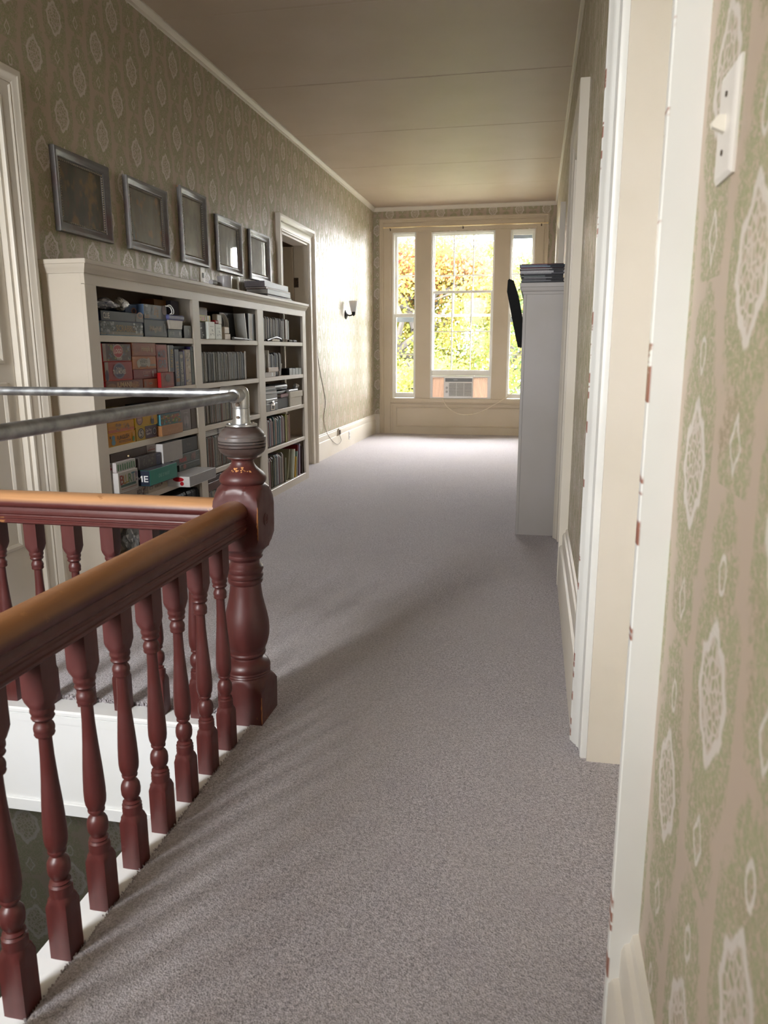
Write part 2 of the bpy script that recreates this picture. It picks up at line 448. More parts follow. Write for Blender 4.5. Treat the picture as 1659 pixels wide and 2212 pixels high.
# floor slab with painted stairwell edge, carpet on it
NX0 = -.985; NY0 = 2.205
g = G()
g.box(NX0, XR+.9, YB-.2, NY0, -.40, -.004); g.box(XL-.1, NX0, YB-.2, .15, -.40, -.004); g.box(XL-1.4, XR+.9, NY0, YF+.3, -.40, -.004)
struct('floor_2', g, DARKP, 'floor structure under the carpet')
g = G()
g.box(NX0-.012, NX0+.088, YB, NY0+.088, -.022, 0, .006); g.box(XL, NX0-.0122, NY0-.012, NY0+.085, -.022, 0, .006)
g.box(NX0-.006, NX0, YB, NY0, -.41, -.03); g.box(XL, NX0, NY0-.006, NY0, -.41, -.03)
for a, b_, h in ((-.05, -.022, .012), (-.062, -.05, .007)):
    g.prism([(NY0, a), (NY0-h, a), (NY0-h, b_), (NY0, b_)], 'x', XL, NX0); g.prism([(NX0, a), (NX0-h, a), (NX0-h, b_), (NX0, b_)], 'y', YB, NY0)
g.box(XL, NX0, NY0-.016, NY0-.006, -.415, -.365, .003); g.box(NX0-.016, NX0-.006, YB, NY0, -.415, -.365, .003)
struct('trim_1', g, DARKP, 'white painted fascia and nosing around the stairwell')
# carpet: finely tufted surface near the camera, plain beyond
g = G()
def carpet_sheet(x0, x1, y0, y1): g.box(x0, x1, y0, y1, -.004, .007)
CE = -.902
carpet_sheet(CE, XR+.3, YB, 2.295); carpet_sheet(XL, CE, YB, .06); carpet_sheet(XL-.3, XR+.3, 2.295, YF+.02)
struct('floor', g, CARPET, 'grey lilac cut pile carpet running the length of the hall')
rnd = random.Random(3)
g = G()
def tuft(x, y, z, s):
    a = rnd.random()*6.28; dx, dy = math.cos(a)*s*.35, math.sin(a)*s*.35; lx, ly = rnd.uniform(-.5, .5)*s, rnd.uniform(-.5, .5)*s
    n = len(g.v); g.v += [(x-dx, y-dy, z), (x+dx, y+dy, z), (x+lx+dx*.7, y+ly+dy*.7, z+s), (x+lx-dx*.7, y+ly-dy*.7, z+s)]; g.f.append((n, n+1, n+2, n+3)); g.m.append(0)
for i in range(3000):
    y = rnd.uniform(.06, 2.29); tuft(CE+rnd.gauss(0, .004), y, rnd.uniform(-.003, .003), rnd.uniform(.004, .008))
for i in range(1800): tuft(rnd.uniform(XL, CE-.09), 2.295+rnd.gauss(0, .004), rnd.uniform(-.003, .003), rnd.uniform(.006, .011))
fr = obj('carpet_edge', g, plain((.50, .465, .48), 1.0, 0, .1, 90), None, (0, 0, 0), 0, False)
tag(fr, 'ragged tufted carpet edge along the white stairwell nosing', 'carpet edge', None, 'stuff')
# lower storey
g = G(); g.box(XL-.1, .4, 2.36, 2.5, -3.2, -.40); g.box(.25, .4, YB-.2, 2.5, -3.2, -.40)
struct('wall_lower', g, WP_SHADED, 'wallpapered wall of the stairwell below the landing with shade painted into its colour')
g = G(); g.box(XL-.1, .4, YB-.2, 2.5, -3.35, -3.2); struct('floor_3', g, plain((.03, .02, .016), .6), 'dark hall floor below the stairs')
# crown mouldings
def crown_profile(): return [(0, 0), (0, -.052), (.010, -.052), (.014, -.044), (.014, -.036), (.022, -.026), (.030, -.012), (.036, -.010), (.036, 0)]
g = G(); g.prism([(XL+a, ZC+b) for a, b in crown_profile()], 'y', YB, YF); struct('trim_2', g, PAINT, 'crown moulding along the left wall')
g = G(); g.prism([(XR-a*.6, ZC+b) for a, b in crown_profile()], 'y', YB, YF); struct('trim_3', g, PAINT, 'crown moulding along the right wall')
g = G(); g.prism([(YF-a, ZC+b) for a, b in crown_profile()], 'x', XL, XR); struct('trim_4', g, PAINT, 'crown moulding above the far window')
# baseboards
BBP = [(0, 0), (.026, 0), (.026, .205), (.022, .215), (.016, .218), (.016, .268), (.013, .280), (.008, .284), (.006, .298), (0, .302)]
def bb_left(name, y0, y1, lab):
    g = G(); g.prism([(XL+a, z) for a, z in BBP], 'y', y0, y1); struct(name, g, PAINT, lab)
def bb_right(name, y0, y1, lab):
    g = G(); g.prism([(XR-a*1.6, z*1.06) for a, z in BBP], 'y', y0, y1); struct(name, g, PAINT, lab)
CW = .13
bb_left('baseboard_left', D2[1]+CW, YF, 'tall white baseboard under the wall lamp')
bb_left('baseboard_left', 3.43, D2[0]-CW, 'baseboard behind the long bookcase')
bb_right('baseboard_right', D3[1]+CW, D4[0]-CW, 'stepped baseboard between the right hand doors')
bb_right('baseboard_right', YB, D3[0]-CW, 'stepped baseboard under the light switch wall')
bb_right('baseboard_right', D4[1]+CW, D5[0]-CW, 'baseboard behind the white bookcase')
g = G(); g.prism([(YF-a, z) for a, z in BBP], 'x', XL, -2.33); struct('baseboard_far', g, PAINT, 'short baseboard left of the window panelling')
# doors
CP = [(0, 0), (0, .014), (.003, .019), (.014, .020), (.018, .015), (.020, .017), (.062, .021), (.070, .028), (.076, .024), (.086, .034), (.100, .039), (.108, .045), (.128, .045), (.13, .043), (.13, 0)]
def casing(g, side, y0, y1, zt, m=0):
    def P(u, v, h): return (XL+h, u, v) if side == 'L' else (XR-h, u, v)
    g.loop(lambda d, h: [P(y0-d, 0, h), P(y0-d, zt+d*1.12, h), P(y1+d, zt+d*1.12, h), P(y1+d, 0, h)], 4, CP, False, m)
def jamb(g, side, y0, y1, zt, dep):
    s_ = -1 if side == 'L' else 1; x = XL if side == 'L' else XR
    g.box(x, x+s_*dep, y0-.004, y0+.018, 0, zt); g.box(x, x+s_*dep, y1-.018, y1+.004, 0, zt); g.box(x, x+s_*dep, y0, y1, zt-.018, zt+.004)
    g.box(x+s_*(dep-.045), x+s_*(dep-.03), y0+.018, y0+.03, 0, zt-.018)
def leaf(parent, x, y0, y1, zt, mat, panels=True, sgn=1):
    g = G(); g.box(x-.02, x+.02, y0, y1, .012, zt, .002); d = obj('door_leaf', g, mat, parent)
    if panels:
        w = y1-y0
        for a, b_, c, e in ((.12, .44, .14, .46), (.56, .88, .14, .46), (.12, .44, .52, .93), (.56, .88, .52, .93)):
            g = G(); u0, u1, v0, v1 = y0+a*w, y0+b_*w, c*zt, e*zt
            for q in (1, -1):
                g.loop(lambda d_, h: [(x+q*(.0195+h), u0-d_, v0-d_), (x+q*(.0195+h), u1+d_, v0-d_), (x+q*(.0195+h), u1+d_, v1+d_), (x+q*(.0195+h), u0-d_, v1+d_)], 4, [(0, 0), (0, .004), (.012, .012), (.024, .010), (.03, 0)])
            obj('panel_moulding', g, mat, d)
    return d
def door(name, side, yy, lab, casmat=PAINT, dep=.09, closed=True, knob=False):
    r = thing(name, lab, None, (XL if side == 'L' else XR, (yy[0]+yy[1])/2, 0), None, 'structure')
    g = G(); casing(g, side, yy[0], yy[1], DT); obj('door_casing', g, casmat, r)
    g = G(); jamb(g, side, yy[0], yy[1], DT, dep); obj('door_jamb', g, PAINT, r)
    if closed:
        x = (XL-dep+.02) if side == 'L' else (XR+dep-.02)
        leaf(r, x, yy[0]+.02, yy[1]-.02, DT-.022, PAINT)
    return r
dr = door('door_1', 'L', D1, 'closed cream panelled door at the far left edge beside the bookcase', dep=.07)
d2 = door('door_2', 'L', D2, 'open doorway beyond the bookcase end with hinge on its jamb', dep=.155, closed=False)
door('door_3', 'R', D3, 'nearest right doorway with thick chipped white casing', CHIP, .162, closed=False)
door('door_4', 'R', D4, 'second right door between wallpaper strip and white bookcase', dep=.09)
door('door_5', 'R', D5, 'third right door beyond the white bookcase', dep=.09)
g = G(); g.box(XL-.86, XL-.157, D2[1]-.064, D2[1]-.024, .012, DT-.03, .002); obj('door_leaf', g, m_paint('door_two_paint', (.55, .47, .37)), d2)
for z in (1.93, .35):
    g = G(); x = XL-.12
    g.box(x-.035, x+.012, D2[1]-.0205, D2[1]-.0185, z, z+.10); g.turn([(0, .006), (.10, .006)], 8, x-.038, D2[1]-.024, z)
    h_ = obj('hinge', g, IRON, d2)
    g = G()
    for q in (.02, .05, .08): g.turn([(-.0012, .005), (0, .005)], 8, x-.006+(.012 if q == .05 else 0), z+q, D2[1]-.0205, axis='y')
    obj('screw', g, BLACK, h_)
# little room behind the open doorway
g = G(); g.box(XL-1.3, XL-1.2, D2[0]-1.0, D2[1]+.8, 0, 2.9); g.box(XL-1.3, XL-.16, D2[1]+.7, D2[1]+.8, 0, 2.9); g.box(XL-1.3, XL-.16, D2[0]-1.1, D2[0]-1.0, 0, 2.9); g.box(XL-1.3, XL-.16, D2[0]-1.1, D2[1]+.8, 2.8, 2.9)
struct('wall_side_room', g, m_paint('side_room_paint', (.56, .47, .36)), 'tan walls of the small room behind the open doorway')

# ------------------------------------------------------------------ far window
WB = m_paint('window_paint', (.53, .45, .34), .45)
w1 = thing('window_1', 'triple sash window filling the far end wall', None, (-1.115, YF, .5), None, 'structure')
g = G()
TX0, TX1, TZ = -2.345, .105, 3.145
g.loop(lambda d, h: [(TX0+.165-d, YF-h, 0), (TX0+.165-d, YF-h, TZ-.155+d), (TX1-.165+d, YF-h, TZ-.155+d), (TX1-.165+d, YF-h, 0)], 4,
       [(0, 0), (0, .02), (.004, .024), (.095, .024), (.102, .034), (.112, .030), (.128, .042), (.140, .042), (.148, .05), (.165, .05), (.165, 0)], False)
obj('window_casing', g, WB, w1)
def flat_board(x0, x1, z0, z1, name='mullion_board'):
    g = G(); g.box(x0, x1, YF-.012, YF-.0005, z0, z1, .002); obj(name, g, WB, w1)
flat_board(TX0+.16, -2.152, .50, 2.9665); flat_board(-1.797, -1.572, .50, 2.9665); flat_board(-.648, -.430, .50, 2.9665); flat_board(-.080, TX1-.16, .50, 2.9665)
flat_board(-2.18, -.06, 2.967, 2.992, 'head_board')
g = G(); g.box(TX0+.165, TX1-.165, YF-.03, YF+.02, .49, .548, .004); g.box(TX0+.165, TX1-.165, YF-.040, YF, .472, .492, .006); obj('window_sill', g, WB, w1)
g = G(); g.box(TX0+.165, TX1-.165, YF-.008, YF, 0, .475)
PR = [(0, 0), (0, .004), (.012, .004), (.020, .014), (.028, .014), (.034, 0)]
for x0, x1, z0, z1 in ((-2.13, -.10, .022, .435), (-2.065, -.165, .150, .385)):
    if z0 < .1: g.box(-2.15, -.08, YF-.016, YF-.006, .438, .466, .003); g.box(-2.158, -2.142, YF-.016, YF-.006, 0, .47, .003); continue
    g.loop(lambda d, h: [(x0-d, YF-.008-h, z0-d), (x1+d, YF-.008-h, z0-d), (x1+d, YF-.008-h, z1+d), (x0-d, YF-.008-h, z1+d)], 4, PR)
obj('apron_panel', g, WB, w1)
JY0, JY1 = YF, YF+.19
for x0, x1, zt in ((-2.152, -1.797, 2.965), (-1.572, -.648, 2.955), (-.430, -.080, 2.955)):
    g = G(); e = .012
    g.box(x0, x0+e, JY0, JY1, .545, zt); g.box(x1-e, x1, JY0, JY1, .545, zt); g.box(x0, x1, JY0, JY1, zt-e, zt); g.box(x0, x1, JY0, JY1+.06, .53, .553)
    g.box(x0+e, x0+e+.012, JY0+.012, JY0+.03, .55, zt-e); g.box(x1-e-.012, x1-e, JY0+.012, JY0+.03, .55, zt-e); g.box(x0+e, x1-e, JY0+.012, JY0+.03, zt-e-.012, zt-e)
    obj('window_jamb', g, PAINTW, w1)
def sash(x0, x1, z0, z1, gx0, gx1, gz0, gz1, y, vm, hm, name='sash'):
    g = G(); t = .036
    g.box(x0, gx0, y, y+t, z0, z1, .003); g.box(gx1, x1, y, y+t, z0, z1, .003); g.box(gx0, gx1, y, y+t, z0, gz0, .003); g.box(gx0, gx1, y, y+t, gz1, z1, .003)
    s_ = obj(name, g, PAINTW, w1)
    xs = [gx0+(gx1-gx0)*k/(vm+1) for k in range(vm+2)]; zs = [gz0]+hm+[gz1]
    for x in xs[1:-1]:
        g = G(); g.box(x-.0085, x+.0085, y+.004, y+t-.004, gz0, gz1, .003); obj('muntin', g, PAINTW, s_)
    for z in hm:
        g = G(); g.box(gx0, gx1, y+.005, y+t-.005, z-.0085, z+.0085, .003); obj('muntin', g, PAINTW, s_)
    for i in range(len(xs)-1):
        for j in range(len(zs)-1):
            g = G(); g.box(xs[i], xs[i+1], y+t/2-.0015, y+t/2+.0015, zs[j], zs[j+1]); obj('pane', g, GLASS, s_)
YU, YLo = YF+.085, YF+.042
sash(-2.138, -1.810, 1.762, 2.952, -2.092, -1.822, 1.815, 2.915, YU, 0, [2.362])
sash(-2.138, -1.810, .556, 1.808, -2.104, -1.838, .632, 1.756, YLo, 0, [1.203])
sash(-.416, -.094, 1.762, 2.942, -.390, -.124, 1.80, 2.893, YU, 0, [2.352])
sash(-.416, -.094, .556, 1.795, -.396, -.128, .625, 1.748, YLo, 0, [1.197])
sash(-1.558, -.662, 1.760, 2.945, -1.533, -.674, 1.796, 2.912, YU, 2, [2.350])
sash(-1.558, -.662, .890, 2.130, -1.546, -.692, .975, 2.094, YLo, 2, [1.541])
SHADE = plain((.30, .33, .37), .7)
for x0, x1, z0, z1 in ((-2.11, -1.80, 1.690, 1.765), (-.415, -.10, 1.675, 1.76), (-.40, -.11, 2.842, 2.91)):
    g = G(); g.box(x0, x1, YF+.135, YF+.139, z0, z1); g.turn([(x0, .012), (x1, .012)], 10, YF+.137, z1, 0, axis='x'); obj('roller_shade', g, SHADE, w1)
# outer storm frames
g = G()
for x0, x1 in ((-2.14, -1.81), (-1.56, -.66), (-.418, -.092)):
    g.box(x0, x0+.02, YF+.15, YF+.175, .56, 2.95); g.box(x1-.02, x1, YF+.15, YF+.175, .56, 2.95); g.box(x0, x1, YF+.15, YF+.175, 2.92, 2.95)
obj('storm_frame', g, PAINTW, w1)
# stair window behind the camera
w2 = thing('window_2', 'stair window in the wall behind the camera', None, ((WNX0+WNX1)/2, YB, WNZ0), None, 'structure')
g = G(); g.loop(lambda d, h: [(WNX0-d, YB+h, WNZ0-d), (WNX1+d, YB+h, WNZ0-d), (WNX1+d, YB+h, WNZ1+d), (WNX0-d, YB+h, WNZ1+d)], 4, [(0, -.1), (0, .02), (.09, .035), (.10, 0)]); obj('window_casing', g, PAINTW, w2)
zm = (WNZ0+WNZ1)/2
for z0, z1 in ((WNZ0, zm+.02), (zm-.02, WNZ1)):
    g = G(); y = YB-.10
    g.box(WNX0, WNX0+.045, y, y+.04, z0, z1); g.box(WNX1-.045, WNX1, y, y+.04, z0, z1); g.box(WNX0+.045, WNX1-.045, y, y+.04, z0, z0+.045); g.box(WNX0+.045, WNX1-.045, y, y+.04, z1-.045, z1)
    s_ = obj('sash', g, PAINTW, w2); g = G(); g.box(WNX0+.045, WNX1-.045, y+.018, y+.022, z0+.045, z1-.045); obj('pane', g, GLASS, s_)
# room off the nearest right doorway
g = G(); g.box(2.6, 2.75, -1.3, 3.6, 0, 2.9); g.box(XR+.16, 2.75, -1.4, -1.3, 0, 2.9); g.box(XR+.16, 2.75, 3.5, 3.6, 0, 2.9); g.box(XR, 2.75, -1.4, 3.6, 2.8, 2.95)
struct('wall_east_room', g, PAINT, 'painted walls of the room off the nearest right doorway')
g = G(); g.box(XR+.9, 2.75, -1.4, 3.6, -.4, 0); struct('floor_4', g, CARPET, 'carpeted floor of the room off the nearest right doorway')

# curtain rod
cr = thing('curtain_rod', 'thin brass curtain rod across the head of the far window', 'curtain rod', (-1.09, YF-.085, 3.02))
g = G(); g.tube([(-2.268, YF-.085, 3.022), (-1.7, YF-.085, 3.026), (-1.1, YF-.085, 3.020), (-.5, YF-.085, 3.022), (.082, YF-.085, 3.016)], .0085, 8)
g.turn([(0, .009), (.03, .009)], 8, YF-.085, 3.021, -1.11, axis='x'); obj('rod', g, BRASS, cr)
for x, z in ((-2.268, 3.022), (.082, 3.016)):
    g = G(); g.ball((x, YF-.085, z), .014); obj('finial', g, BRASS, cr)
for x in (-2.18, -1.11, 0.0):
    g = G(); g.box(x-.006, x+.006, YF-.088, YF-.022, 3.008, 3.016); g.box(x-.008, x+.008, YF-.026, YF-.022, 2.985, 3.02); obj('bracket', g, IRON, cr)

# air conditioner
ac = thing('air_conditioner', 'small white window air conditioner under the raised centre sash', 'air conditioner', (-1.12, YF, .553))
ACM = plain((.80, .80, .80), .45, 0, .02); ACG = plain((.50, .50, .50), .5)
g = G(); y0, y1 = YF+.0, YF+.08
g.box(-1.558, -.662, y0+.01, y1, .865, .888, .003); g.box(-1.558, -.662, y0+.01, y1, .553, .568, .003); g.box(-1.558, -1.535, y0+.01, y1, .568, .865, .003); g.box(-.705, -.662, y0+.01, y1, .568, .865, .003)
obj('mounting_frame', g, ACM, ac)
ACC = bpy.data.materials.new('pleated_curtain'); ACC.use_nodes = True; n_ = ACC.node_tree; n_.nodes.clear()
o_ = n_.nodes.new('ShaderNodeOutputMaterial'); a_ = n_.nodes.new('ShaderNodeBsdfDiffuse'); t_ = n_.nodes.new('ShaderNodeBsdfTranslucent'); mx = n_.nodes.new('ShaderNodeMixShader')
a_.inputs[0].default_value = (.72, .62, .54, 1); t_.inputs[0].default_value = (.62, .45, .36, 1); mx.inputs[0].default_value = .07
n_.links.new(a_.outputs[0], mx.inputs[1]); n_.links.new(t_.outputs[0], mx.inputs[2]); n_.links.new(mx.outputs[0], o_.inputs[0])
for x0, x1 in ((-1.535, -1.357), (-.918, -.705)):
    g = G(); n = 14
    for k in range(n):
        xa, xb = x0+(x1-x0)*k/n, x0+(x1-x0)*(k+1)/n; xm = (xa+xb)/2
        g.quad((xa, y0+.045, .568), (xm, y0+.030, .568), (xm, y0+.030, .865), (xa, y0+.045, .865)); g.quad((xm, y0+.030, .568), (xb, y0+.045, .568), (xb, y0+.045, .865), (xm, y0+.030, .865))
    obj('accordion_panel', g, ACC, ac, smooth=0, label='pleated pinkish side panel')
g = G(); g.box(-1.357, -.918, y0-.035, y0+.35, .556, .872, .006); body = obj('housing', g, ACM, ac)
g = G(); g.box(-1.335, -.930, y0-.039, y0-.03, .804, .857, .002); obj('control_panel', g, plain((.13, .13, .13), .3), body)
g = G(); g.box(-1.21, -1.15, y0-.0396, y0-.0388, .828, .836); obj('display_mark', g, plain((.45, .45, .45), .4), body)
g = G(); g.box(-1.342, -.925, y0-.041, y0-.034, .572, .798, .003); obj('front_grille_frame', g, ACM, body)
g = G()
for k in range(16): z = .594+k*.0118; g.box(-1.274, -.938, y0-.0435, y0-.040, z, z+.0052)
for x in (-1.165, -1.052): g.box(x-.003, x+.003, y0-.0445, y0-.040, .592, .782)
obj('grille_slats', g, ACM, body, kind='stuff')
g = G(); g.box(-1.276, -.936, y0-.0415, y0-.0405, .590, .783); obj('grille_recess', g, plain((.10, .10, .09), .6), body)
for z in (.712, .655):
    g = G(); g.turn([(-.064, .001), (-.064, .014), (-.055, .017), (-.04, .017)], 14, -1.312, z, y0, axis='y'); g.box(-1.315, -1.309, y0-.068, y0-.062, z-.013, z+.013); obj('knob', g, ACG, body)
g = G(); pts = [(-1.375, YF-.045, .557), (-1.36, YF-.06, .54), (-1.302, YF-.065, .436), (-1.16, YF-.065, .341), (-.999, YF-.065, .315), (-.778, YF-.07, .367), (-.474, YF-.08, .542), (-.308, YF-.10, .666), (-.2, YF-.14, .78), (.05, YF-.3, 1.0), (.19, YF-.5, 1.05)]
def smooth_path(pts, n=4):
    P = [Vector(p) for p in pts]; out = []
    for i in range(len(P)-1):
        a = P[max(i-1, 0)]; b = P[i]; c = P[i+1]; d = P[min(i+2, len(P)-1)]
        for k in range(n):
            t = k/n; out.append(.5*((2*b)+(c-a)*t+(2*a-5*b+4*c-d)*t*t+(3*b-a-3*c+d)*t**3))
    out.append(P[-1]); return out
g.tube(smooth_path(pts), .006, 7); obj('power_cord', g, plain((.72, .64, .50), .5), ac)

# ------------------------------------------------------------------ stair railing
BALP = [(0, .0335, .0245), (.122, .0335, .0245), (.135, .0285, .0245), (.142, .0235, .0245), (.146, .0228), (.150, .0240), (.154, .0228), (.158, .0240), (.162, .0228), (.167, .0236), (.171, .0190), (.175, .0215), (.179, .0150), (.182, .0150), (.188, .0190), (.196, .0224), (.208, .0233), (.220, .0222), (.228, .0185), (.234, .0128), (.239, .0128), (.242, .0182), (.246, .0188), (.249, .0176), (.253, .0190), (.262, .0222), (.275, .0236), (.295, .0236), (.325, .0224), (.355, .0206), (.407, .0167), (.457, .0139), (.497, .0130), (.503, .0132), (.505, .0185), (.509, .0202), (.513, .0190), (.517, .0202), (.522, .0205), (.528, .0190), (.533, .0158), (.538, .0158), (.541, .0205), (.545, .0226), (.549, .0208), (.553, .0212), (.557, .0236), (.562, .0236), (.567, .0225, .0245), (.573, .0262, .0245), (.582, .0310, .0245), (.592, .0340, .0245), (.68, .0340, .0245)]
bal_mesh_g = G(); bal_mesh_g.turn(BALP, 24)
BALM = mesh_of(bal_mesh_g, WOODZ, 'baluster', smooth=40)
def rail_profile(): # (across, z) of the handrail, symmetrical
    h = [(0, .783), (.016, .781), (.030, .775), (.040, .764), (.045, .750), (.045, .742), (.041, .735), (.036, .731), (.037, .724), (.041, .718), (.041, .711), (.037, .706), (.038, .702), (.041, .699), (.041, .694), (.036, .691), (.036, .687), (.039, .684), (.039, .678), (.034, .674)]
    return h+[(-a, z) for a, z in reversed(h[1:])]
RX, RY = -.932, 2.262
def railing(name, label, axis):
    r = thing(name, label, 'railing', (RX, 1.0, 0) if axis == 'y' else (-1.7, RY, 0), 'mahogany railings around the stairwell')
    g = G()
    if axis == 'y':
        g.prism([(RX+a, z) for a, z in rail_profile()], 'y', .10, 2.232); obj('handrail', g, RAILY, r, smooth=30, label='dark handrail with golden brown worn top')
        for k in range(-6, 8):
            o = bpy.data.objects.new('baluster', BALM); COL.objects.link(o); o.parent = r; o.location = (0, 1.0695+.1443*k-1.0, 0); o.rotation_euler = (0, 0, 0)
    else:
        g.prism([(RY+a*1.0, z) for a, z in rail_profile()], 'x', XL+.01, -1.005); obj('handrail', g, RAILX, r, smooth=30, label='red handrail with a pale orange worn top')
        for k in range(0, 9):
            o = bpy.data.objects.new('baluster', BALM); COL.objects.link(o); o.parent = r; o.location = (-1.112-.1457*k+1.7, 0, 0)
            if k == 3:
                g = G(); pts = [(-1.549+.012+.008*math.cos(t), RY-.034, .045+.010*math.sin(t)) for t in [i*2*PI/12-.6 for i in range(11)]]
                g.tube(pts, .002, 6); g.tube([(-1.549+.005, RY-.024, .043), (-1.549+.006, RY-.034, .044)], .002, 6); obj('screw_hook', g, WHITEPL, o if False else r, label='little white hook on a baluster foot')
    return r
railing('stair_railing', 'mahogany railing running from the near left towards the newel post', 'y')
railing('stair_railing', 'mahogany railing crossing behind the stairwell from the newel to the left door', 'x')
# newel post
NXc, NYc = -.9445, 2.2975
NWP = [(0, .112, .0785), (.118, .112, .0785), (.135, .1000, .0785), (.150, .0865, .0785), (.158, .0790), (.163, .0765), (.167, .0785), (.172, .0765), (.176, .0785), (.181, .0765), (.186, .0785), (.196, .0782), (.206, .0735), (.214, .0660), (.222, .0545), (.227, .0535), (.232, .0575), (.236, .0630), (.241, .0640), (.246, .0605), (.252, .0625), (.257, .0625), (.262, .0655), (.272, .0695), (.284, .0728), (.300, .0762), (.322, .0778), (.348, .0763), (.372, .0722), (.393, .0676), (.434, .0578), (.470, .0528), (.486, .0515), (.490, .0560), (.496, .0585), (.503, .0585), (.507, .0555), (.512, .0600), (.520, .0605), (.526, .0565), (.531, .0590), (.539, .0612), (.546, .0600), (.552, .0545), (.560, .0490), (.568, .0488), (.574, .0540), (.580, .0600), (.586, .0605), (.590, .0575), (.595, .0605), (.602, .0640), (.606, .0680, .0775), (.616, .0810, .0775), (.632, .0960, .0775), (.652, .1090, .0775), (.680, .112, .0775), (.752, .112, .0775), (.780, .1060, .0775), (.800, .0960, .0775), (.815, .0850, .0775), (.825, .0740), (.829, .0690), (.832, .0715), (.837, .0757), (.846, .0770), (.856, .0735), (.867, .0644), (.876, .0525), (.886, .0425), (.897, .0365), (.904, .0357), (.908, .0370), (.911, .0470), (.915, .0490)]
CPP = [(.915, .0490), (.918, .0480), (.924, .0600), (.932, .0700), (.940, .0745), (.9475, .0762), (.949, .0712), (.951, .0768), (.958, .0772), (.960, .0712), (.962, .0768), (.967, .0770), (.969, .0712), (.971, .0770), (.979, .0772), (.983, .0760), (.985, .0735), (.988, .0738), (.995, .0700), (1.003, .0635), (1.010, .0545), (1.015, .0470), (1.0165, .02), (1.0165, .001)]
nw = thing('newel_post', 'thick turned mahogany newel post at the corner of the railings', 'newel post', (NXc, NYc, 0))
g = G(); g.turn(NWP, 64, NXc, NYc, 0, .018); obj('post', g, WOODN, nw, smooth=32)
g = G(); g.turn(CPP, 48, NXc, NYc, 0, .018); obj('cap', g, CAPM, nw, smooth=40, label='grey worn ball cap with grooves')
g = G(); xr = NXc+.0775+.018*.715
prof = [(.000, .021), (.004, .020), (.004, .0165), (-.002, .0155), (.004, .013), (.004, .0095), (-.002, .0085), (.003, .006), (.003, .001)]
g.turn([(a, b) for a, b in prof], 24, NYc-.004, .712, xr-.002, axis='x', cap=False); obj('rosette', g, WOODZ, nw)
g = G(); rr = random.Random(5)
for k in range(26):   # flaked varnish patch on the neck: thin raised chips of bare wood
    a = -PI/2+rr.gauss(.05, .30); z = rr.gauss(.876, .006); r0 = 0.0525+(.876-z)*1.05+.0012; s_ = rr.uniform(.002, .0048)
    c = Vector((NXc+.018*z+r0*math.cos(a), NYc+r0*math.sin(a), z)); t1 = Vector((-math.sin(a), math.cos(a), 0)); t2 = Vector((math.cos(a)*-.72, math.sin(a)*-.72, .70))
    n = len(g.v); kk = 6
    for i in range(kk): q = 2*PI*i/kk+rr.random()*.6; w = s_*rr.uniform(.6, 1.2); g.v.append(tuple(c+t1*math.cos(q)*w+t2*math.sin(q)*w))
    g.f.append(tuple(range(n, n+kk))); g.m.append(0)
obj('flaked_patch', g, BAREW, nw, smooth=0, fix=False, kind='stuff')
g = G(); R_ = random.Random(8)
def corner_wear(z0, z1, n, hx, w0, w1, sy=-1):
    zs = [z0+(z1-z0)*k/n for k in range(n+1)]; L = [R_.uniform(w0, w1)*math.sin(PI*(k+.35)/(n+.7))**.6 for k in range(n+1)]; Rr = [R_.uniform(w0, w1)*math.sin(PI*(k+.35)/(n+.7))**.6 for k in range(n+1)]
    for k in range(n):
        P = lambda z, dx, dy: (NXc+hx+.018*z+dx, NYc+sy*hx+dy, z)
        g.quad(P(zs[k], -L[k], sy*.0006), P(zs[k], .0006, sy*.0006), P(zs[k+1], .0006, sy*.0006), P(zs[k+1], -L[k+1], sy*.0006))
        g.quad(P(zs[k], .0006, sy*.0006), P(zs[k], .0006, -sy*Rr[k]), P(zs[k+1], .0006, -sy*Rr[k+1]), P(zs[k+1], .0006, sy*.0006))
corner_wear(.655, .765, 14, .0775, .0015, .0055)
corner_wear(.012, .110, 10, .0785, .0008, .0035)
obj('worn_edge', g, plain((.36, .15, .05), .5, 0, .2, 60), nw, smooth=0, fix=False, kind='stuff')
nw2 = copy_tree(nw, (NXc, .03, 0), 'second newel post at the near end of the railing outside the photograph')
# galvanised guard pipe
FX, FY = NXc+.0185, NYc
pr = thing('guard_pipe', 'galvanised steel pipe guard rail bolted on top of the newel cap', 'pipe rail', (FX, FY, 1.0165))
g = G(); g.turn([(1.0165, .050), (1.0225, .050), (1.024, .047), (1.024, .030), (1.030, .028), (1.072, .0265), (1.074, .024)], 28, FX, FY, 0); fl = obj('floor_flange', g, CAST, pr)
for a in (.8, 2.4, 4.0, 5.5):
    g = G(); g.turn([(1.024, .005), (1.0265, .0045), (1.0275, .002)], 10, FX+.041*math.cos(a), FY+.041*math.sin(a), 0); obj('screw', g, CHROME, fl)
PZ = 1.1185
g = G(); g.turn([(1.074, .0268), (1.082, .0275), (1.112, .0275), (1.127, .0262), (1.137, .021), (1.1425, .012), (1.144, .001)], 28, FX, FY, 0)
def xcyl(g, x0, x1, y, z, r, n=24): g.turn([(x0, r), (x1, r)], n, y, z, 0, axis='x')
g.turn([(FY-.062, .0195), (FY-.060, .0222), (FY, .0225), (FY+.012, .018)], 24, FX, PZ-.004, 0, axis='y')
g.turn([(FX-.064, .0195), (FX-.062, .0222), (FX, .0225), (FX+.012, .018)], 24, FY, PZ+.002, 0, axis='x')
el = obj('corner_elbow', g, CAST, pr, smooth=40)
for zz, q in ((1.086, .0065), (1.046, .005)):
    g = G(); g.turn([(-.032, q), (-.026, q)], 10, FX, zz, FY, axis='y'); obj('set_screw', g, IRON, pr)
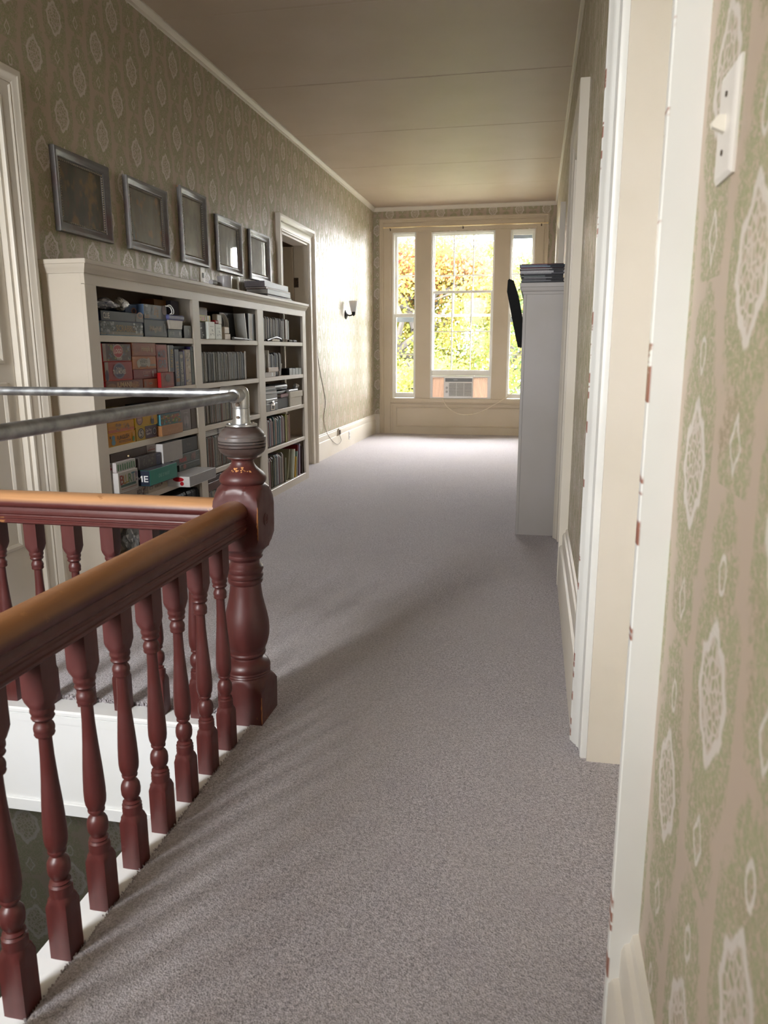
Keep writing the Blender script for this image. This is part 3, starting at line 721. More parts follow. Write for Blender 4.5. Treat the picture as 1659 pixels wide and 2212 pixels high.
g = G(); g.tube([(FX, FY-.03, PZ-.004), (FX, 1.2, PZ-.007), (FX, .11, PZ-.012)], .0155, 20); obj('pipe', g, GALV, pr)
g = G(); g.tube([(FX-.03, FY, PZ+.002), (XL+.01, FY, PZ+.004)], .0148, 20); obj('pipe', g, GALV, pr)

# ------------------------------------------------------------------ left bookcase
BX0, BX1, BYn, BYf, BZ = XL, -2.205, 3.505, 7.205, 1.70
SH = [.075, .437, .752, 1.040, 1.337]
bk = thing('bookcase', 'long cream built-in bookcase with three bays along the left wall', 'bookcase', (BX0+.12, (BYn+BYf)/2, 0))
g = G(); g.box(BX0, BX1-.02, BYn, BYn+.022, 0, 1.648, .001); g.box(BX0, BX0+.03, BYn-.004, BYn+.01, 0, 1.648); obj('end_panel', g, CASEP, bk)
g = G(); g.box(BX0+.03, BX1-.02, BYf-.022, BYf, 0, 1.648, .001); obj('end_panel', g, CASEP, bk)
g = G(); g.box(BX0, BX0+.012, BYn+.02, BYf-.02, .06, 1.66); obj('back_panel', g, m_paint('case_back', (.14, .10, .07), .6), bk)
for y in (4.765, 5.963):
    g = G(); g.box(BX0+.01, BX1-.02, y-.02, y+.02, .06, 1.65); obj('divider', g, CASEP, bk)
for a, b_ in ((BYn, 3.607), (4.715, 4.815), (5.895, 6.030), (7.105, BYf)):
    g = G(); g.box(BX1-.021, BX1, a, b_, .0, 1.585, .0015); obj('stile', g, CASEP, bk)
g = G(); g.box(BX1-.021, BX1+.0005, BYn, BYf, 1.580, 1.652, .0015); obj('frieze', g, CASEP, bk)
g = G(); g.box(BX1-.0205, BX1-.0005, BYn, BYf, 0, .074, .0015); obj('kick_board', g, CASEP, bk)
g = G(); g.box(BX0, BX1+.028, BYn-.026, BYf+.03, 1.676, BZ, .003); obj('top_board', g, CASEP, bk)
g = G(); mp = [(0, 1.634), (.006, 1.634), (.008, 1.644), (.014, 1.654), (.020, 1.666), (.022, 1.677), (0, 1.677)]
g.loop(lambda d, h: [(BX0, BYn-d, h), (BX1+d, BYn-d, h), (BX1+d, BYf+d, h), (BX0, BYf+d, h)], 4, mp, False); obj('crown', g, CASEP, bk)
for (a, b_) in ((BYn+.02, 4.746), (4.784, 5.944), (5.982, BYf-.02)):
    for z in SH:
        g = G(); g.box(BX0+.012, BX1-.004, a, b_, z-.034, z, .0015); obj('shelf', g, CASEP, bk)

# --- board games ---------------------------------------------------------------
def face_print(g, x, y0, y1, z0, z1, items, mats, lay=0.0006):
    w, h = y1-y0, z1-z0; k = 0
    for it in items:
        k += 1; xx = x+lay+k*.00025
        def mi(c):
            mm = plain(tuple(q**1.08 for q in c), .36, 0, .08, 60)
            if mm not in mats: mats.append(mm)
            return mats.index(mm)
        if it[0] == 'r':
            _, a, b_, c, d, col = it
            g.quad((xx, y0+a*w, z0+b_*h), (xx, y0+c*w, z0+b_*h), (xx, y0+c*w, z0+d*h), (xx, y0+a*w, z0+d*h), mi(col))
        elif it[0] == 'd':
            _, u, v, ru, rv, col = it; n = len(g.v); K = 20
            for i in range(K): t = 2*PI*i/K; g.v.append((xx, y0+u*w+ru*math.cos(t), z0+v*h+rv*math.sin(t)))
            g.f.append(tuple(range(n, n+K))); g.m.append(mi(col))
        elif it[0] == 't':
            _, s_, u, v, tw, th_, col = it[:7]; rot = it[7] if len(it) > 7 else 0
            vv, ff, bw, bh = text_geo(s_); n = len(g.v); sx, sz = tw/bw, th_/bh; c_, q_ = math.cos(rot), math.sin(rot)
            for a, b_ in vv:
                a2, b2 = a*sx, b_*sz; g.v.append((xx, y0+u*w+a2*c_-b2*q_, z0+v*h+a2*q_+b2*c_))
            m_ = mi(col)
            for f in ff: g.f.append(tuple(n+i for i in f)); g.m.append(m_)
        elif it[0] == 's':    # confetti of little shapes standing for busy printed artwork
            _, seed, num, cols, a, b_, c, d = it; R_ = random.Random(seed)
            for q in range(num):
                u = R_.uniform(a, c); v = R_.uniform(b_, d); s1, s2 = R_.uniform(.004, .016), R_.uniform(.003, .010); n = len(g.v); kk = 6; ph = R_.random()*6
                for i in range(kk): t = 2*PI*i/kk+ph; g.v.append((xx+q*.000006, min(y1, max(y0, y0+u*w+s1*math.cos(t))), min(z1, max(z0, z0+v*h+s2*math.sin(t)))))
                g.f.append(tuple(range(n, n+kk))); g.m.append(mi(R_.choice(cols)))
def game(label, y0, y1, z0, z1, col, xf=-2.214, dep=None, side=None, top=None, items=(), sitems=(), lidz=None, name='game_box', cat='box', group='boxed games on the bookcase shelves', rough=.38):
    dep = dep if dep is not None else min(.215, xf-(BX0+.014))
    x0 = max(BX0+.014, xf-dep); y1 -= .002
    r = thing(name, label, cat, ((x0+xf)/2, (y0+y1)/2, z0), group)
    col = tuple(c**1.12 for c in col); top = tuple(c**1.12 for c in top) if top else None
    A = plain(col, rough, 0, .05, 40); S_ = plain(side or col, rough, 0, .05, 40)
    g = G(); h = z1-z0
    if lidz is None: lidz = .55 if h < .08 else .3
    zl = z0+h*(1-lidz)
    g.box(x0+.0015, xf-.0015, y0+.0015, y1-.0015, z0, zl+.001, .001); obj('tray', g, S_ if side else A, r)
    g = G(); g.box(x0, xf, y0, y1, z0+.004, z1, .0014, 0)
    for i in range(len(g.f)):   # end panel towards the stair gets the side colour, the top its own
        cs = [g.v[q] for q in g.f[i]]
        if all(abs(c[1]-y0) < 1e-6 for c in cs): g.m[i] = 1
        elif all(abs(c[2]-z1) < 1e-6 for c in cs): g.m[i] = 2
    lid = obj('lid', g, [A, S_, plain(top or side or col, rough, 0, .05, 40)], r)
    if items:
        g = G(); mats = []; face_print(g, xf, y0+.001, y1-.001, z0+.004, z1-.001, items, mats); obj('printed_front', g, mats, lid, smooth=0, fix=False, kind='stuff')
    if sitems:
        g = G(); mats = []; face_print(g, 0, x0+.001, xf-.001, z0+.004, z1-.001, sitems, mats)
        for i, (a, b_, c) in enumerate(g.v): g.v[i] = (b_, y0-a, c)
        obj('printed_end', g, mats, lid, smooth=0, fix=False, kind='stuff')
    return r
WH = (.72, .70, .66); RED = (.30, .03, .03); NAVY = (.02, .025, .06); DKG = (.045, .048, .055); ORG = (.42, .15, .04)
z = SH[4]
game('clear-wrapped box with tan lettering, bottom left on the top shelf', 3.630, 4.070, z, z+.074, (.10, .11, .11), side=(.25, .45, .65), items=[('r', .0, .0, 1, .25, (.22, .20, .16)), ('s', 1, 40, [(.30, .30, .30), (.16, .17, .18), (.05, .06, .05)], 0, .1, .3, .95), ('t', 'SCRABBLE', .58, .52, .20, .034, (.30, .19, .08)), ('s', 2, 25, [(.42, .42, .42), (.16, .17, .18)], .75, .1, 1, .95)], sitems=[('s', 3, 30, [(.1, .3, .6), (.7, .7, .75), (.5, .25, .1)], 0, 0, 1, 1)])
game('flat dark grey box with white and red title above the wrapped box', 3.645, 4.085, z+.0745, z+.126, (.055, .055, .055), side=NAVY, items=[('t', 'CLUE', .11, .50, .060, .030, (.62, .55, .48)), ('r', .80, .05, .985, .95, (.11, .10, .095)), ('d', .91, .8, .032, .018, (.28, .13, .06)), ('d', .91, .8, .022, .012, (.03, .02, .02))], sitems=[('r', .2, .25, .8, .4, (.3, .32, .4))])
game('dark slate box with quirky white title in the middle of the top shelf', 4.088, 4.360, z, z+.100, (.035, .042, .055), side=(.07, .085, .10), items=[('t', 'iMAgiNiff', .48, .42, .145, .040, (.50, .42, .33)), ('r', .87, .25, .93, .8, (.2, .21, .22))])
game('grey wrapped box with orange lettering on the dark slate box', 4.094, 4.372, z+.1005, z+.184, (.17, .17, .175), side=(.10, .16, .27), items=[('t', 'ZOO', .10, .15, .055, .022, (.35, .20, .07)), ('t', 'ZOO', .52, .5, .05, .050, (.36, .21, .08), 1.3), ('d', .88, .68, .026, .03, (.11, .05, .04)), ('s', 4, 14, [(.33, .33, .33), (.12, .12, .12)], 0, .2, .4, .95)])
game('small grey green box under the plastic tub on the top shelf', 4.375, 4.560, z, z+.052, (.085, .10, .11), items=[('t', 'SE SD', .28, .5, .06, .018, (.34, .34, .33)), ('d', .85, .5, .01, .014, (.25, .27, .27))])
game('black box at the right end of the top shelf left bay', 4.590, 4.700, z, z+.080, (.03, .03, .033), items=[('r', .55, .2, .6, .7, (.3, .3, .3)), ('r', .75, .15, .8, .6, (.25, .25, .25))])
game('tall orange brown box standing at the back of the top shelf', 4.44, 4.60, z, z+.235, (.22, .10, .02), xf=-2.33, dep=.09, items=[('s', 6, 12, [(.10, .03, .01), (.3, .18, .04)], .1, .2, .9, .9)])
game('tall grey purple box at the back beside the divider', 4.605, 4.715, z, z+.235, (.10, .09, .12), xf=-2.30, dep=.11, items=[('t', 'THE', .5, .42, .06, .022, (.26, .15, .07)), ('r', .15, .25, .85, .27, (.2, .17, .15))])
# tub with blue lid
r = thing('plastic_tub', 'clear plastic tub with translucent blue lid on a small box', 'food tub', (-2.27, 4.46, z+.0525), None)
g = G(); g.prism([(4.385, z+.0525), (4.545, z+.0525), (4.56, z+.105), (4.37, z+.105)], 'x', -2.33, -2.205); obj('tub', g, plain((.42, .38, .34), .3), r)
g = G(); g.box(-2.34, -2.195, 4.358, 4.572, z+.105, z+.137, .008); obj('lid', g, plain((.10, .11, .26), .25), r)
# crumpled bags of bits on the top shelf
def crumple(name, label, cat, c, s, mat, seed, n=40, cols=None, amp=.35):
    R_ = random.Random(seed); bm = bmesh.new(); bmesh.ops.create_icosphere(bm, subdivisions=3, radius=1)
    ph = [Vector((R_.uniform(-1, 1), R_.uniform(-1, 1), R_.uniform(-1, 1))).normalized() for _ in range(n)]
    g = G()
    bm.verts.ensure_lookup_table()
    for v in bm.verts:
        d = 1.0
        for p in ph:
            t = v.co.normalized().dot(p)
            if t > .8: d -= amp*(t-.8)*2.0
        q = v.co*d; g.v.append((c[0]+q.x*s[0], c[1]+q.y*s[1], max(c[2], c[2]+s[2]+q.z*s[2])))
    for f in bm.faces: g.f.append(tuple(v.index for v in f.verts)); g.m.append(R_.randrange(len(cols)) if cols and R_.random() < .5 else 0)
    bm.free()
    o = obj(name, g, [mat]+[plain(cc, .3) for cc in cols[1:]] if cols else mat, smooth=12); tag(o, label, cat); return o
crumple('plastic_bag', 'crumpled clear bag with white and navy bits on the dark grey box', 'bag', (-2.26, 3.775, z+.127), (.055, .12, .036), plain((.30, .31, .34), .2), 4, 30, [0, (.62, .62, .64), (.03, .04, .09), (.12, .13, .15)])
crumple('plastic_bag', 'small crumpled silver bag at the right of the navy bits', 'bag', (-2.25, 3.905, z+.127), (.05, .032, .042), plain((.36, .34, .30), .15), 9, 30, [0, (.5, .48, .42), (.10, .09, .08)])
game('flat bright blue box lying behind the crumpled bags', 3.62, 3.70, z+.1265, z+.150, (.01, .04, .30), xf=-2.30, dep=.1)
game('pale blue box end beside the grey wrapped box', 3.955, 4.082, z+.1265, z+.176, (.08, .13, .24), xf=-2.25, dep=.14, items=[('d', .72, .25, .028, .018, (.32, .13, .06)), ('d', .72, .25, .019, .012, (.03, .02, .02))])
g = G(); g.tube(smooth_path([(-2.21, 4.365, z+.186), (-2.20, 4.39, z+.192), (-2.195, 4.42, z+.17), (-2.20, 4.43, z+.145), (-2.21, 4.41, z+.139)]), .003, 6); g.tube(smooth_path([(-2.215, 4.36, z+.186), (-2.205, 4.40, z+.180), (-2.20, 4.41, z+.15), (-2.21, 4.40, z+.139)]), .003, 6)
tag(obj('cord', g, WHITEPL), 'short white cord looped over the tub lid', 'cord')

z = SH[3]
game('dark red box with tan picture title, left bottom on the second shelf', 3.640, 4.030, z, z+.060, (.17, .045, .025), side=(.45, .02, .03), items=[('r', .03, .1, .96, .9, (.13, .040, .022)), ('d', .14, .45, .045, .018, (.22, .10, .05)), ('t', 'JUMANJI', .47, .52, .155, .036, (.50, .34, .18)), ('d', .78, .5, .045, .019, (.28, .13, .05)), ('s', 8, 8, [(.22, .08, .04)], .7, .1, .95, .9)], sitems=[('r', .1, .2, .9, .8, (.5, .03, .05))])
game('red film quiz box with a grey oval badge', 3.640, 3.922, z+.0605, z+.160, (.26, .035, .035), side=(.52, .05, .03), items=[('r', 0, 0, .12, 1, (.28, .22, .18)), ('d', .06, .25, .016, .03, (.05, .02, .05)), ('d', .50, .5, .062, .042, (.17, .15, .19)), ('d', .50, .5, .050, .034, (.06, .055, .10)), ('t', 'The Best of', .50, .64, .062, .014, (.55, .45, .38)), ('t', 'TV & MOVIES', .50, .44, .13, .024, (.62, .54, .46))], sitems=[('r', 0, 0, 1, 1, (.55, .06, .03)), ('d', .7, .3, .025, .018, (.6, .6, .65)), ('d', .7, .3, .015, .011, (.1, .12, .35))])
game('red box with busy logo artwork at the top left of the second shelf', 3.632, 3.920, z+.1605, z+.255, (.13, .035, .028), side=(.50, .03, .03), items=[('r', 0, 0, .11, 1, (.25, .19, .16)), ('r', .11, 0, .96, .96, (.08, .045, .035)), ('s', 11, 60, [(.25, .20, .16), (.16, .03, .02), (.20, .17, .05), (.06, .05, .04), (.12, .13, .16)], .12, .04, .94, .92), ('d', .52, .57, .052, .036, (.42, .33, .28)), ('d', .52, .57, .047, .032, (.30, .02, .025)), ('t', 'LOGO', .52, .57, .075, .025, (.62, .56, .50)), ('t', 'IN BOX', .56, .13, .05, .014, (.55, .48, .42))], sitems=[('s', 12, 16, [(.6, .6, .62), (.03, .02, .02), (.45, .02, .02)], 0, .1, 1, 1)])
game('small orange red box beside the dark red box on the second shelf', 4.036, 4.200, z, z+.058, (.28, .08, .035), items=[('d', .1, .5, .012, .018, (.2, .09, .05)), ('r', .38, .4, .62, .62, (.33, .22, .16)), ('r', .42, .45, .58, .57, (.12, .08, .07))])
game('maroon box with a little pawn printed at its right', 3.930, 4.200, z+.0605, z+.114, (.19, .030, .032), items=[('t', 'SORRY!', .54, .60, .085, .020, (.36, .20, .17)), ('r', .42, .2, .62, .34, (.22, .15, .14)), ('d', .82, .62, .008, .010, (.34, .27, .24)), ('r', .80, .12, .84, .55, (.34, .27, .24)), ('r', .03, .05, .035, .95, (.35, .2, .15))])
game('orange box with white blob lettering on the second shelf', 3.926, 4.200, z+.1145, z+.186, (.36, .13, .035), items=[('r', 0, .75, 1, .85, (.30, .10, .03)), ('d', .44, .5, .075, .024, (.36, .32, .26)), ('d', .24, .4, .018, .022, (.40, .35, .28)), ('d', .66, .5, .02, .026, (.38, .33, .27)), ('t', "What's", .45, .78, .06, .014, (.12, .11, .10)), ('t', 'yours', .45, .52, .085, .022, (.08, .08, .075)), ('t', 'like?', .45, .24, .06, .018, (.10, .10, .09)), ('r', .72, .2, .96, .32, (.20, .17, .13))])
game('dull orange box with faint script title, top middle of the second shelf', 3.930, 4.205, z+.1865, z+.262, (.26, .085, .045), items=[('r', .015, 0, .03, 1, (.4, .22, .1)), ('d', .15, .6, .045, .026, (.20, .06, .03)), ('t', 'Hoopla', .56, .5, .10, .036, (.44, .30, .17)), ('d', .82, .45, .011, .015, (.36, .24, .14))])
game('upright red box with big grey blue letters', 4.207, 4.345, z+.0905, z+.255, (.24, .045, .035), items=[('t', 'MAD', .48, .66, .095, .042, (.12, .14, .18)), ('t', 'GAB', .48, .30, .095, .046, (.12, .14, .18)), ('r', .1, .85, .9, .95, (.30, .06, .05)), ('r', 0, 0, 1, .1, (.28, .09, .05))])
game('small bright red box jutting out under the upright boxes', 4.205, 4.372, z, z+.090, (.22, .035, .025), xf=-2.192, side=(.35, .01, .01), items=[('r', .08, .03, .10, .97, (.42, .18, .09)), ('d', .52, .62, .034, .024, (.10, .04, .04)), ('r', .20, .18, .95, .20, (.33, .12, .05))])
vb = [('upright white edged box with yellow title on navy', 4.352, 4.432, z+.0905, z+.252, (.05, .05, .07), (.55, .53, .50), [('r', 0, 0, .18, 1, (.55, .53, .50)), ('t', 'SCATTER', .62, .5, .115, .030, (.42, .28, .05), 1.45)]),
      ('upright grey game box with orange edging, first of the upright set', 4.440, 4.500, z, z+.228, (.13, .13, .16), None, [('t', 'WITS', .5, .45, .10, .030, (.42, .27, .15), 1.571), ('r', .1, .1, .9, .2, (.22, .11, .04))]),
      ('upright dark game box with pale lettering down its edge', 4.502, 4.560, z, z+.214, (.075, .08, .09), None, [('t', 'THE GAME', .55, .40, .13, .026, (.45, .40, .33), 1.571), ('d', .5, .86, .02, .012, (.30, .25, .2))]),
      ('upright beige box with brown curls among the upright set', 4.585, 4.665, z, z+.226, (.33, .27, .21), None, [('s', 15, 22, [(.18, .14, .12), (.42, .36, .29), (.12, .11, .16)], .1, .05, .9, .95)]),
      ('upright thin purple edged box before the beige one', 4.562, 4.583, z, z+.220, (.10, .085, .19), None, []),
      ('upright blue green box at the right of the second shelf', 4.667, 4.712, z, z+.246, (.10, .13, .14), (.04, .03, .12), [('r', .2, .05, .8, .95, (.17, .20, .19)), ('r', .3, .86, .75, .88, (.05, .06, .08))])]
for lab, a, b_, c, d, col, sd, it in vb: game(lab, a, b_, c, d, col, side=sd, items=it, lidz=.9)
game('pale blue flat box lying on the upright boxes', 4.45, 4.66, z+.2285, z+.247, (.10, .13, .17), xf=-2.25, dep=.16)

z = SH[2]
game('yellow orange box with skittle shapes and black title on the third shelf', 3.622, 3.905, z, z+.068, (.50, .22, .012), side=(.62, .36, .012), items=[('d', .17, .66, .017, .014, (.13, .24, .28)), ('d', .17, .28, .020, .016, (.13, .24, .28)), ('r', .14, .3, .20, .7, (.13, .24, .28)), ('t', 'FUNGLISH', .53, .62, .125, .024, (.03, .02, .02), .04), ('r', .37, .17, .79, .33, (.03, .02, .02)), ('r', .39, .21, .77, .29, (.40, .17, .01)), ('d', .91, .30, .012, .017, (.06, .17, .03)), ('r', .88, .5, .96, .9, (.42, .24, .05)), ('d', .05, .75, .006, .008, (.05, .04, .03))])
game('yellow box with orange stripes and brown figures on the third shelf', 3.625, 3.898, z+.0685, z+.130, (.48, .24, .03), side=(.65, .34, .01), items=[('r', 0, 0, 1, .3, (.40, .12, .05)), ('r', 0, .42, .28, .47, (.38, .13, .04)), ('r', 0, .56, .25, .6, (.38, .13, .04)), ('s', 21, 26, [(.20, .11, .05), (.28, .16, .07), (.36, .20, .08)], .3, .2, .78, .7)])
game('yellow and purple box with a number five shield', 3.912, 4.155, z, z+.078, (.40, .26, .03), items=[('r', .42, 0, 1, 1, (.07, .04, .065)), ('d', .22, .5, .036, .030, (.02, .02, .02)), ('d', .22, .5, .029, .024, (.36, .31, .24)), ('t', '5', .22, .48, .026, .042, (.02, .02, .02)), ('t', 'Can You', .58, .66, .066, .016, (.55, .48, .44), .06), ('t', 'Name 5?', .60, .40, .066, .016, (.55, .48, .44), .06), ('d', .87, .5, .027, .026, (.02, .02, .02)), ('d', .87, .5, .021, .020, (.26, .23, .24)), ('d', .87, .5, .015, .014, (.03, .03, .05))])
game('yellow box with a brown round badge above the number five box', 3.908, 4.172, z+.0785, z+.148, (.45, .27, .02), side=(.55, .38, .02), items=[('d', .19, .55, .036, .030, (.10, .05, .05)), ('d', .19, .55, .029, .024, (.30, .18, .16)), ('r', .12, .5, .26, .62, (.45, .30, .2)), ('d', .75, .3, .020, .02, (.06, .05, .05)), ('r', .70, .0, .82, .35, (.08, .08, .09)), ('d', .75, .62, .011, .012, (.32, .22, .16))])
game('tan wooden tray box jutting out on the third shelf', 4.172, 4.450, z, z+.062, (.36, .185, .085), xf=-2.19, items=[('t', 'Applewood', .5, .45, .14, .020, (.40, .23, .12)), ('r', .0, .0, .03, 1, (.42, .26, .16))])
game('picture box with teal edge and fruit artwork on the tan tray', 4.192, 4.460, z+.0625, z+.128, (.09, .12, .12), xf=-2.205, side=(.10, .33, .42), items=[('s', 23, 70, [(.30, .12, .04), (.07, .16, .04), (.26, .10, .08), (.10, .20, .22), (.32, .25, .14)], .02, .02, .98, .8), ('t', 'Fruit', .5, .66, .08, .022, (.20, .07, .03))])
game('grey lilac upright box with a printed figure', 4.468, 4.620, z, z+.140, (.19, .165, .17), items=[('d', .55, .42, .034, .036, (.26, .24, .24)), ('r', .50, .1, .54, .95, (.13, .12, .13)), ('r', .28, .80, .75, .84, (.28, .26, .26)), ('r', .44, .06, .62, .30, (.12, .115, .12))])
game('narrow dark brown box at the right of the third shelf', 4.626, 4.70, z, z+.138, (.06, .032, .02))
game('yellow topped box with a black oval under the guard pipes', 3.630, 3.900, z+.1305, z+.196, (.02, .018, .02), side=(.02, .018, .02), top=(.45, .34, .02), items=[('d', .3, .6, .07, .022, (.03, .03, .03)), ('r', .0, .72, 1, 1, (.42, .32, .03)), ('d', .28, .85, .06, .016, (.02, .02, .02))])
game('black box with faint white title high on the third shelf', 4.18, 4.46, z+.1285, z+.190, (.015, .015, .016), items=[('d', .08, .6, .018, .018, (.25, .12, .08)), ('t', 'MONOPOLY', .55, .6, .13, .018, (.10, .10, .10))])

z = SH[1]
game('white box with train title at the bottom of the fourth shelf', 3.70, 3.972, z, z+.066, (.40, .36, .31), xf=-2.2, items=[('t', 'RIDE', .66, .45, .055, .026, (.05, .02, .02)), ('r', .80, .05, .98, .95, (.22, .17, .13)), ('s', 31, 10, [(.10, .06, .05), (.32, .22, .14)], .8, .1, .97, .9)])
game('beige box with small black lettering beside the train box', 3.978, 4.222, z, z+.066, (.43, .37, .28), xf=-2.2, items=[('r', .80, .55, .98, .9, (.30, .05, .03)), ('t', 'BURRITO', .48, .42, .075, .016, (.05, .04, .03)), ('r', .36, .66, .60, .74, (.38, .09, .05)), ('r', .06, .3, .22, .55, (.10, .09, .08)), ('r', .08, .34, .20, .51, (.43, .37, .28)), ('d', .68, .62, .008, .014, (.06, .04, .03))])
game('long light grey box jutting out with red end label', 4.225, 4.62, z, z+.066, (.34, .33, .33), xf=-2.055, dep=.37, top=(.40, .39, .385), side=(.60, .58, .57), sitems=[('d', .80, .70, .036, .014, (.36, .01, .02)), ('d', .86, .28, .013, .013, (.36, .01, .02))])
game('white word game box with big coloured letters', 3.626, 3.832, z+.0665, z+.178, (.44, .41, .37), xf=-2.175, side=(.58, .56, .54), items=[('t', 'B', .16, .62, .040, .052, (.24, .05, .04), .08), ('t', 'L', .30, .60, .030, .048, (.30, .16, .04)), ('t', 'U', .43, .62, .036, .048, (.33, .26, .05)), ('t', 'R', .58, .62, .036, .050, (.10, .18, .08)), ('t', 'T', .74, .64, .038, .052, (.06, .15, .18)), ('t', '!', .90, .64, .014, .054, (.12, .07, .12)), ('r', .08, .24, .86, .36, (.06, .11, .09)), ('r', .1, .12, .9, .15, (.25, .10, .07))])
game('white box with green slanted stripes on the word game', 3.630, 3.835, z+.1785, z+.232, (.45, .45, .42), xf=-2.185, side=(.50, .45, .45), items=[('r', .06+.115*k, .06, .11+.115*k, .80-.06*(k % 2), (.05, .17, .07)) for k in range(8)], sitems=[('t', 'B', .8, .5, .035, .036, (.40, .01, .06))])
game('teal fronted navy box lying across the fourth shelf', 3.862, 4.200, z+.0665, z+.157, (.025, .22, .17), xf=-2.12, dep=.30, side=(.025, .030, .05), top=(.06, .065, .085), items=[('t', 'ONE OF MANY', .5, .5, .135, .022, (.18, .42, .34))], sitems=[('t', 'ME', .84, .45, .075, .036, (.85, .85, .85))])
game('grey green box with a small red emblem under the war game box', 4.385, 4.695, z+.0665, z+.108, (.07, .082, .068), xf=-2.20, items=[('d', .25, .55, .022, .016, (.25, .10, .08)), ('r', .48, .45, .8, .55, (.11, .12, .10))])
game('grey green war game box with red serif title', 4.300, 4.698, z+.1085, z+.172, (.11, .12, .11), xf=-2.202, items=[('t', 'Risk', .38, .48, .105, .038, (.42, .05, .04)), ('d', .76, .5, .035, .024, (.20, .12, .11)), ('s', 37, 14, [(.24, .15, .13), (.13, .10, .09)], .68, .15, .84, .9), ('r', .02, .2, .10, .85, (.13, .15, .17)), ('r', .9, .45, .99, .52, (.18, .18, .17))])
game('charcoal box with faint gold script on the war game', 4.425, 4.70, z+.1725, z+.264, (.036, .040, .042), items=[('t', 'The Set', .5, .55, .055, .014, (.12, .11, .09)), ('r', .35, .25, .65, .27, (.09, .085, .07))])
game('plain white carton in the middle of the fourth shelf', 4.13, 4.385, z+.1575, z+.275, (.36, .34, .325), xf=-2.17, side=(.55, .54, .53), top=(.03, .03, .03))
game('grey brown picture box with blue end on the teal box', 3.862, 4.115, z+.1575, z+.231, (.085, .07, .068), xf=-2.18, items=[('r', .78, 0, 1, 1, (.06, .065, .12)), ('s', 39, 30, [(.11, .09, .08), (.07, .055, .05), (.14, .12, .10)], .02, .05, .75, .95), ('r', .82, .75, .98, .82, (.18, .19, .24))])
ch = game('long dark walnut games case with small brass catch', 3.622, 4.015, z+.2325, z+.279, (.055, .028, .018), xf=-2.21, side=(.05, .022, .015), lidz=.5, name='wooden_case', cat='case', group=None)
g = G(); g.ball((-2.208, 3.80, z+.248), .006); obj('catch', g, BRASS, ch)
game('cream box with red line beside the walnut case', 4.020, 4.126, z+.2325, z+.280, (.36, .31, .27), xf=-2.215, items=[('t', 'LITTLE', .5, .62, .06, .010, (.18, .09, .08)), ('r', .1, .22, .92, .38, (.26, .08, .06))])

# --- rows of thin books / magazines -----------------------------------------------
def m_spines(name, ramp, stripe=70):
    out = []
    for i, c in enumerate(ramp):
        m, nt, b, oc = new_mat(name+'_%d' % i); oi = nt.nodes.new('ShaderNodeObjectInfo')
        ad = nt.nodes.new('ShaderNodeVectorMath'); ad.operation = 'ADD'; nt.links.new(oc, ad.inputs[0]); nt.links.new(oi.outputs['Location'], ad.inputs[1])
        n = tex_noise(nt, scalevec(nt, ad.outputs[0], 5, 60, 22), 1.0, 3, .7)
        c = tuple(q*.68 for q in c)
        nt.links.new(mixc(nt, n.step(.48, .62)*.6, c, (.06, .055, .05)), b.inputs['Base Color']); b.inputs['Roughness'].default_value = .6; b.inputs['Specular IOR Level'].default_value = .15
        out.append(m)
    return out
PALE = m_spines('pale_comic_spines', [(.42, .40, .36), (.33, .32, .29), (.48, .46, .42), (.24, .25, .25), (.38, .33, .29), (.30, .31, .32), (.45, .43, .38), (.18, .20, .22)])
WARM = m_spines('warm_comic_spines', [(.42, .38, .33), (.36, .28, .24), (.30, .31, .28), (.45, .40, .35), (.35, .20, .16), (.26, .30, .28), (.40, .36, .24), (.20, .18, .18)])
MIXB = m_spines('mixed_book_spines', [(.52, .52, .46), (.45, .46, .44), (.16, .13, .11), (.40, .42, .42), (.30, .22, .16), (.10, .12, .18), (.48, .45, .40), (.06, .05, .05)])
DARKB = m_spines('dark_case_spines', [(.015, .015, .018), (.03, .03, .033), (.02, .02, .025), (.05, .05, .055)])
BRIGHT = m_spines('large_book_spines', [(.10, .03, .03), (.45, .42, .36), (.40, .20, .15), (.03, .12, .15), (.28, .33, .36), (.42, .40, .36), (.22, .08, .10), (.16, .16, .08)])
unit = {}
ORD = 'first second third fourth fifth sixth seventh eighth ninth tenth eleventh twelfth thirteenth fourteenth fifteenth sixteenth seventeenth eighteenth nineteenth twentieth'.split()+['twenty-'+q for q in 'first second third fourth fifth sixth seventh eighth ninth'.split()]+['thirtieth']+['thirty-'+q for q in 'first second third fourth fifth sixth seventh eighth ninth'.split()]+['fortieth']
MN = ['slim ivory', 'slim pale grey', 'slim brown', 'slim bluish white', 'slim tan', 'slim navy', 'slim cream', 'slim black']
BN = ['tall dark red', 'tall ivory', 'tall rust', 'tall teal', 'tall blue grey', 'tall cream', 'tall plum', 'tall olive']
def book_mesh(mat):
    if mat.name in unit: return unit[mat.name]
    g = G(); g.box(-.5, .5, -.5, .5, 0, 1, .06)
    me = mesh_of(g, mat, 'book', smooth=30); unit[mat.name] = me; return me
def row(y0, y1, z, h, mat, label, group, t=.014, dep=.15, xf=-2.222, jit=.3, hv=.03, lean=0.0, name='magazine', cat='magazine', rs=1, names=None):
    R_ = random.Random(rs); y = y0; k = 0; last = -1
    while y < y1-.003:
        tt = min(t*R_.uniform(1-jit, 1+jit), y1-y); hh = h*(1-R_.random()*hv)
        ci = R_.randrange(len(mat)); ci = (ci+1) % len(mat) if ci == last else ci; last = ci
        o = bpy.data.objects.new(name, book_mesh(mat[ci])); COL.objects.link(o); o.scale = (dep, tt-.0006, hh); o.location = (xf-dep/2-R_.random()*.006, y+tt/2, z)
        if lean: o.rotation_euler = (lean, 0, 0)
        tag(o, label if names is None else '%s %s, %s from the left %s' % (names[ci], cat, ORD[k], label), cat, group); y += tt; k += 1
